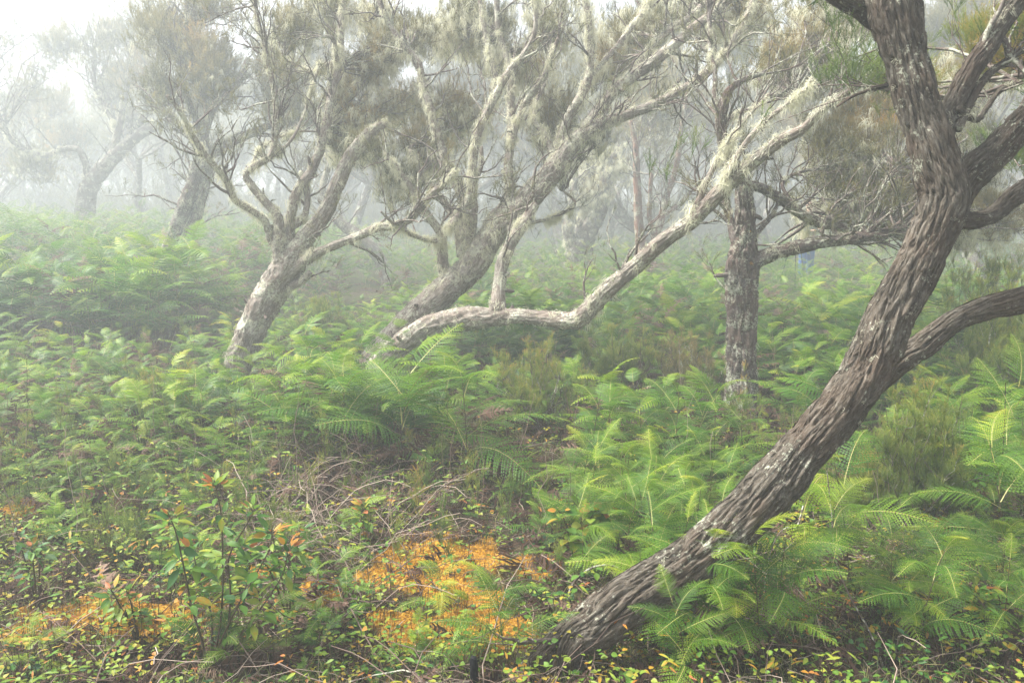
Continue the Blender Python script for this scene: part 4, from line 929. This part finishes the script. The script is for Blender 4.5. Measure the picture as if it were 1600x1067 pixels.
def blades(r, base, L, spread, w, var, g, lean=.4):
    n = len(base); a = r.uniform(0, 6.28, n); d = np.stack([np.cos(a)*lean, np.sin(a)*lean, np.ones(n)], 1)+r.normal(0, spread, (n, 3)); d = nrm(d)
    s = nrm(np.cross(d, r.normal(0, 1, (n, 3))))*w; m = base+d*(L*.55)[:, None]; e = base+d*L[:, None]+np.stack([np.cos(a), np.sin(a), -np.ones(n)*.6], 1)*(L*.28)[:, None]
    V = np.stack([base-s, base+s, m+s*.8, m-s*.8, e], 1).reshape(-1, 3); i = (np.arange(n)*5)[:, None]
    b = g.n; g.add(V, (A([[0, 1, 2, 3]])+i).reshape(-1, 4), np.repeat(var, 5)); g.F3.append(((A([[3, 2, 4]])+i).reshape(-1, 3)+b, 0))
g = Geo(); r = np.random.RandomState(33); n = 34000; x, y = scatter(r, n, 2.1, 8, 1.4); k = fbm(np.stack([x*3, y*3, x*0+4], -1), 2) > .45; x, y = x[k], y[k]
blades(r, np.stack([x, y, terrain(x, y)], 1), r.uniform(.04, .16, len(x)), .25, .0014, r.uniform(0, 1, len(x)), g)
g.obj('grass', M_grass, None, False, kind='stuff', label='thin wispy grass blades through the clearing')
g = Geo(); n = 90000; x = r.uniform(-2.4, 1.2, n); y = r.uniform(2.0, 4.8, n); mo = mossf(x, y); k = r.uniform(0, 1, n) < mo; x, y, mo = x[k], y[k], mo[k]
z = terrain(x, y)+mo*(.02+.035*fbm(np.stack([x*14, y*14, x*0], -1), 2))
blades(r, np.stack([x, y, z-.002], 1), r.uniform(.008, .026, len(x)), .5, .0018, .25+.55*fbm(np.stack([x*11, y*11, x*0+3], -1), 2)+r.normal(0, .12, len(x)), g, .5)
g.obj('orange_moss', M_moss, None, False, kind='stuff', label='glowing orange moss cushions in the front clearing')

# ------------------------------------------------------------------ saplings and bushes
def sapling(name, label, base, stems, r, lsz=.085, nl=14, var=.45, hot=.25, T=LEAF, group=None):
    """stems: list of polylines in metres relative to base"""
    root = empty(name, base, label=label, category='sapling' if 'sapling' in name else 'bush')
    if group: root['group'] = group
    gl = Geo()
    for Q in stems:
        Q = A(Q)+base; g = Geo(); C = catmull(np.hstack([Q, np.linspace(.0048, .0016, len(Q))[:, None]]), .03); batch_tubes(g, C[None, :, :3], C[None, :, 3], 6, .5)
        g.obj('stem', M_stalk, root)
        n = nl; t = r.uniform(.30, 1, n)**.7; t[:max(5, n//3)] = r.uniform(.93, 1, max(5, n//3)); k = (t*(len(C)-1)).astype(int); az = np.arange(n)*2.4+r.normal(0, .3, n)
        el = r.normal(-.10, .35, n)+(t > .92)*.45; d = np.stack([np.cos(az)*np.cos(el), np.sin(az)*np.cos(el), np.sin(el)], 1)
        pet = C[k, :3]+d*.022; batch_tubes(gl, np.stack([C[k, :3], pet], 1), np.full((n, 2), .0011), 3, .3, 1)
        v = var+r.normal(0, .13, n)+(t > .95)*(r.uniform(0, 1, n) < hot*2)*.42+(r.uniform(0, 1, n) < hot*.3)*.4
        gl.inst(T, pet, yframes(d, r.normal(0, .4, n)), lsz*r.uniform(.55, 1.15, n)*(1-.25*(t > .95)), v)
    gl.obj('foliage', [M_broad, M_stalk], root); return root
r = np.random.RandomState(44)
def stems_px(base, Y, lines): return [[(px(x, y, Y+dy)-base) for x, y, dy in ln] for ln in lines]
b = gpt(322, 1048); Yb = b[1]
sapling('laurel_sapling', 'tall many-stemmed sapling with orange and red new leaves in the front clearing', b, [[[0, 0, -.02]]+s_ for s_ in stems_px(b, Yb, [
    [(318, 1010, 0), (300, 950, .0), (290, 900, -.02), (276, 835, -.03), (262, 800, -.04)], [(340, 1000, 0), (347, 940, .02), (348, 880, .03), (345, 800, .05), (335, 750, .05)],
    [(352, 1000, .02), (360, 930, .05), (358, 870, .06), (385, 820, .08), (400, 790, .1)], [(330, 1010, .02), (330, 960, .06), (310, 900, .1), (300, 850, .12)], [(360, 1010, .0), (400, 960, .0), (440, 900, .02), (452, 850, .02)],
    [(350, 990, -.02), (380, 930, -.04), (420, 860, -.03), (425, 820, -.02)], [(335, 1000, .05), (370, 950, .1), (390, 890, .13), (375, 850, .14)]])], r, .072, 40, .52, .20)
for x, y, H, ns, lab in ((60, 960, .35, 3, 'dark-leaved sapling low at the left edge'), (455, 985, .38, 4, 'glossy dark sapling just right of the tall many-stemmed one'), (220, 1020, .28, 3, 'short sapling left of the tall many-stemmed one'),
                         (1570, 1050, .30, 3, 'yellow-green seedling in the bottom right corner'), (900, 890, .34, 4, 'leafy bramble sprig with serrated leaves beside the broken trunk foot'), (560, 860, .22, 3, 'small bright seedling beyond the dead stems')):
    b = gpt(x, y); st = []
    for k in range(ns):
        a = r.uniform(0, 6.28); le = r.uniform(.1, .5); st.append([[0, 0, -.02], [math.cos(a)*le*H*.3, math.sin(a)*le*H*.3, H*.4], [math.cos(a)*le*H*.7, math.sin(a)*le*H*.7, H*.8], [math.cos(a)*le*H, math.sin(a)*le*H, H*r.uniform(.85, 1.1)]])
    sapling('laurel_sapling', lab, b, st, r, .062, 20, .38 if 'dark' in lab else .58, .15, LEAF if 'bramble' not in lab else LEAFR)

def heath_bush(label, base, H, W, nst, nsp, mat, tint=.0, size=.10):
    r = np.random.RandomState(int(abs(base[0]*100+base[1]*31))); root = empty('heather_bush', base, label=label, category='bush'); gt, gf = Geo(), Geo()
    a = r.uniform(0, 6.28, nst); le = r.uniform(0, 1, nst)**.6; E = np.stack([np.cos(a)*le*W, np.sin(a)*le*W, H*(1-.45*le**2)*r.uniform(.7, 1.05, nst)], 1)+base
    P = curves(np.tile(base-A([0, 0, .03]), (nst, 1))+r.normal(0, .02, (nst, 3)), E, 7, .08, .05, r); batch_tubes(gt, P, .006*np.linspace(1, .3, 7)[None]*np.ones((nst, 1)), 4, .4)
    n2 = nst*6; i = r.randint(0, nst, n2); k = r.randint(2, 7, n2); S2 = P[i, k]; E2 = S2+nrm(r.normal(0, .45, (n2, 3))+A([0, 0, .9]))*r.uniform(.08, .22, n2)[:, None]*H/.6
    P2 = curves(S2, E2, 5, .1, 0, r); batch_tubes(gt, P2, .0022*np.linspace(1, .5, 5)[None]*np.ones((n2, 1)), 3, .4)
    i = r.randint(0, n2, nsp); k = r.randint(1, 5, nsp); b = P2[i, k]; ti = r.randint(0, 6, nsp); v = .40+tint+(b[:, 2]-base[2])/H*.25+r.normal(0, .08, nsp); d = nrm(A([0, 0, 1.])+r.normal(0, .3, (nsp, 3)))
    for j in range(6):
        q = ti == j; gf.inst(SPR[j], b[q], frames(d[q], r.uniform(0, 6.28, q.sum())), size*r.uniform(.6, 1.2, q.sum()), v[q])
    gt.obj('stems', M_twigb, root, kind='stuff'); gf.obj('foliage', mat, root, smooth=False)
def gy(x, Y): p = px(x, 700, Y); return A([p[0], p[1], float(terrain(p[0], p[1]))])
heath_bush('bushy green heather with dark stems on the right beyond the leaning trunk', gy(1440, 3.9), .66, .24, 34, 2300, M_heathg, -.02, .075)
heath_bush('small yellow-green heather tuft left of the bushy green heather', gy(1355, 4.1), .36, .15, 16, 700, M_heathg, .05, .07)
heath_bush('olive heather bush below the level limb behind the tall ferns', gy(840, 5.7), .55, .42, 30, 1900, M_heathg, .08, .07)
heath_bush('olive shrub right of the low bend of the level limb', gy(960, 6.6), .60, .40, 26, 1500, M_heathg, .03, .08)
heath_bush('dark twiggy shrub between the level limb and the upright trunk', gy(1075, 6.4), .60, .35, 30, 900, M_heath, -.1, .08)
heath_bush('olive shrub in the dip behind the bowed trunk', gy(520, 9.4), .6, .5, 24, 900, M_heathg, .0, .11)
heath_bush('fresh green heather sprig patch on the open left slope', gy(270, 5.6), .42, .35, 20, 700, M_heathg, .1, .07)
heath_bush('tall yellowish heather behind the big trunk above its low branch', gy(1530, 7.0), 1.15, .5, 34, 1500, M_heathg, .0, .11)
heath_bush('misty olive shrub far right under the low branch', gy(1570, 5.6), .95, .45, 30, 1500, M_heathg, .0, .12)

# a dark bramble stem rising from the bottom right towards the trunk
def bramble(label, pts, w, leaves=True):
    Q = A([[*px(x, y, Y)] for x, y, Y in pts]); root = empty('bramble', Q[0], label=label, category='bramble'); g = Geo(); C = catmull(np.hstack([Q, np.full((len(Q), 1), w)]), .02)
    C[:, 3] *= np.linspace(1, .45, len(C)); batch_tubes(g, C[None, :, :3], C[None, :, 3], 6, .4); g.obj('stem', M_twigb, root)
    if leaves:
        r = np.random.RandomState(int(pts[0][0])); n = 16; k = r.randint(4, len(C), n); a = r.uniform(0, 6.28, n); d = np.stack([np.cos(a), np.sin(a), r.normal(0, .4, n)], 1); gl = Geo()
        gl.inst(LEAFR, C[k, :3]+d*.02, yframes(d, r.normal(0, .4, n)), r.uniform(.025, .05, n), .4+r.normal(0, .12, n)); gl.obj('foliage', M_broad, root)
bramble('dark bare stem curving down from the trunk to the bottom right', [(1390, 1075, 2.62), (1365, 1000, 2.7), (1325, 925, 2.85), (1305, 870, 2.95), (1299, 800, 3.0), (1292, 735, 3.05)], .0045, False)
bramble('black wiry stem looping under the leaning trunk', [(1255, 790, 3.2), (1245, 822, 3.1), (1228, 825, 3.05), (1213, 840, 3.0), (1200, 880, 2.98), (1190, 960, 2.95), (1185, 1000, 2.95)], .0035, False)
bramble('dark forked stem arching left of the broken trunk foot', [(895, 960, 3.0), (890, 925, 3.0), (905, 900, 3.0), (930, 885, 3.02), (960, 884, 3.05), (985, 900, 3.05)], .006)
bramble('leafy runner with orange leaves at the right above the heather bush', [(1640, 745, 3.8), (1600, 741, 3.75), (1560, 740, 3.7), (1525, 748, 3.68), (1505, 752, 3.65)], .004)
bramble('dark thin stem lying across the orange moss', [(740, 885, 3.6), (700, 862, 3.65), (660, 835, 3.75), (610, 800, 3.9)], .004, False)

# small black stub at the bottom
b = px(741, 1048, 2.45); g = Geo(); gz = float(terrain(b[0], b[1])); t_ = px(740, 1026, 2.45); lo = A([b[0], b[1], gz-.03])
limb(g, A([[*lo, .012], [*(lo*.4+b*.6), .013], [*b, .013], [*((b+t_)/2), .014], [*t_, .010]]), 20, .005, .10, .3, 5, True, .002)
M_black = flat_mat('black', (.006, .006, .007), .7); o = g.obj('black_stub', M_black, None, label='small black charred stub in the ferns at the bottom edge', category='stub')

# ------------------------------------------------------------------ the walker and the tripod in the mist
def skin(name, pts, edges, radii, mat, parent, root_i=0):
    me = bpy.data.meshes.new(name); me.from_pydata([tuple(map(float, p)) for p in pts], edges, []); me.materials.append(mat)
    o = bpy.data.objects.new(name, me); S.collection.objects.link(o); o.parent = parent
    md = o.modifiers.new('skin', 'SKIN'); sv = me.skin_vertices[0].data if me.skin_vertices else None
    if sv is None:
        me.attributes; bpy.context.view_layer.objects.active = o; bpy.ops.mesh.customdata_skin_add(); sv = me.skin_vertices[0].data
    for i, rr in enumerate(radii): sv[i].radius = rr if isinstance(rr, tuple) else (rr, rr)
    sv[root_i].use_root = True
    sb = o.modifiers.new('sub', 'SUBSURF'); sb.levels = 2; sb.render_levels = 2; md.use_smooth_shade = True
    return o
p = px(1257, 450, 17.0); ploc = (p[0], p[1], float(terrain(p[0], p[1])))
person = empty('person', ploc, label='person in blue trousers standing in the mist behind a tripod', category='person'); person.rotation_euler = (0, 0, .5)
M_skin = flat_mat('skin', (.45, .28, .20), .5, 20, .1); M_blue = flat_mat('blue_cloth', (.05, .12, .32), .85, 40, .2); M_jack = flat_mat('grey_blue_cloth', (.06, .08, .12), .8, 40, .2); M_hair = flat_mat('hair', (.03, .02, .015), .7, 60, .3)
bp_ = [(0, 0, .95), (0, 0, 1.15), (0, -.01, 1.38), (0, -.01, 1.50), (0, -.02, 1.58), (0, -.02, 1.68), (0, -.01, 1.75),
       (.10, 0, .90), (.12, -.01, .50), (.13, .02, .09), (.14, -.13, .04), (-.10, 0, .90), (-.12, -.01, .50), (-.13, .02, .09), (-.14, -.13, .04),
       (.19, 0, 1.42), (.25, .02, 1.14), (.14, -.24, 1.12), (.10, -.32, 1.14), (-.19, 0, 1.42), (-.25, .02, 1.14), (-.14, -.24, 1.12), (-.10, -.32, 1.14)]
be = [(0, 1), (1, 2), (2, 3), (3, 4), (4, 5), (5, 6), (0, 7), (7, 8), (8, 9), (9, 10), (0, 11), (11, 12), (12, 13), (13, 14), (2, 15), (15, 16), (16, 17), (17, 18), (2, 19), (19, 20), (20, 21), (21, 22)]
br = [.13, .12, .13, .055, .075, .085, .06, .085, .058, .042, .04, .085, .058, .042, .04, .055, .042, .03, .032, .055, .042, .03, .032]
skin('body', bp_, be, br, M_skin, person)
for sx in (-1, 1):      # fingers closed round the camera
    for f in range(5):
        base = A([sx*(.10-.012*f), -.345, 1.165-.012*f]) if f < 4 else A([sx*.085, -.33, 1.18])
        skin('finger', [base, base+A([-sx*.018, -.03-.004*(f % 2), .004]), base+A([-sx*.045, -.036, -.004])], [(0, 1), (1, 2)], [.009, .008, .006], M_skin, person)
skin('trousers', [(0, 0, .98), (0, 0, .90), (.10, 0, .84), (.12, -.01, .50), (.13, .015, .10), (-.10, 0, .84), (-.12, -.01, .50), (-.13, .015, .10)], [(0, 1), (1, 2), (2, 3), (3, 4), (1, 5), (5, 6), (6, 7)], [.15, .15, .11, .082, .07, .11, .082, .07], M_blue, person)
skin('jacket', [(0, 0, .98), (0, 0, 1.18), (0, -.005, 1.38), (0, -.01, 1.50), (.19, 0, 1.42), (.255, .02, 1.14), (.15, -.22, 1.12), (-.19, 0, 1.42), (-.255, .02, 1.14), (-.15, -.22, 1.12)],
     [(0, 1), (1, 2), (2, 3), (2, 4), (4, 5), (5, 6), (2, 7), (7, 8), (8, 9)], [.16, .15, .155, .075, .075, .062, .05, .075, .062, .05], M_jack, person)
skin('hair', [(0, .02, 1.66), (0, .015, 1.74), (0, -.02, 1.785)], [(0, 1), (1, 2)], [.085, .088, .055], M_hair, person)
p = px(1239, 450, 16.4); tz = float(terrain(p[0], p[1])); tri = empty('camera_tripod', (p[0], p[1], tz), label='thin dark tripod legs beside the person in the mist', category='tripod')
M_dk = flat_mat('dark_metal', (.02, .022, .03), .5)
for a in (.3, 2.4, 4.5):
    g = Geo(); e = A([math.cos(a)*.30, math.sin(a)*.30, -.02]); P = A([A([math.cos(a)*.03, math.sin(a)*.03, 1.28])*(1-t)+e*t for t in np.linspace(0, 1, 5)])
    batch_tubes(g, (P+A(list(tri.location)))[None], A([[.016, .016, .013, .011, .010]]), 8); g.obj('leg', M_dk, tri)
g = Geo(); batch_tubes(g, (A([[0, 0, 1.20], [0, 0, 1.30], [0, 0, 1.42]])+A(list(tri.location)))[None], A([[.022, .03, .022]]), 10); g.obj('centre_column', M_dk, tri)
g = Geo(); lc = A(list(tri.location)); P = A([[0, .06, 1.48], [0, .058, 1.48], [0, -.02, 1.48], [0, -.022, 1.48], [0, -.14, 1.48]])+lc
batch_tubes(g, P[None], A([[.01, .062, .062, .038, .036]]), 12); g.obj('camera_body', M_dk, tri)
print('DONE', len(bpy.data.objects), sum(len(o.data.polygons) for o in bpy.data.objects if o.type == 'MESH'))
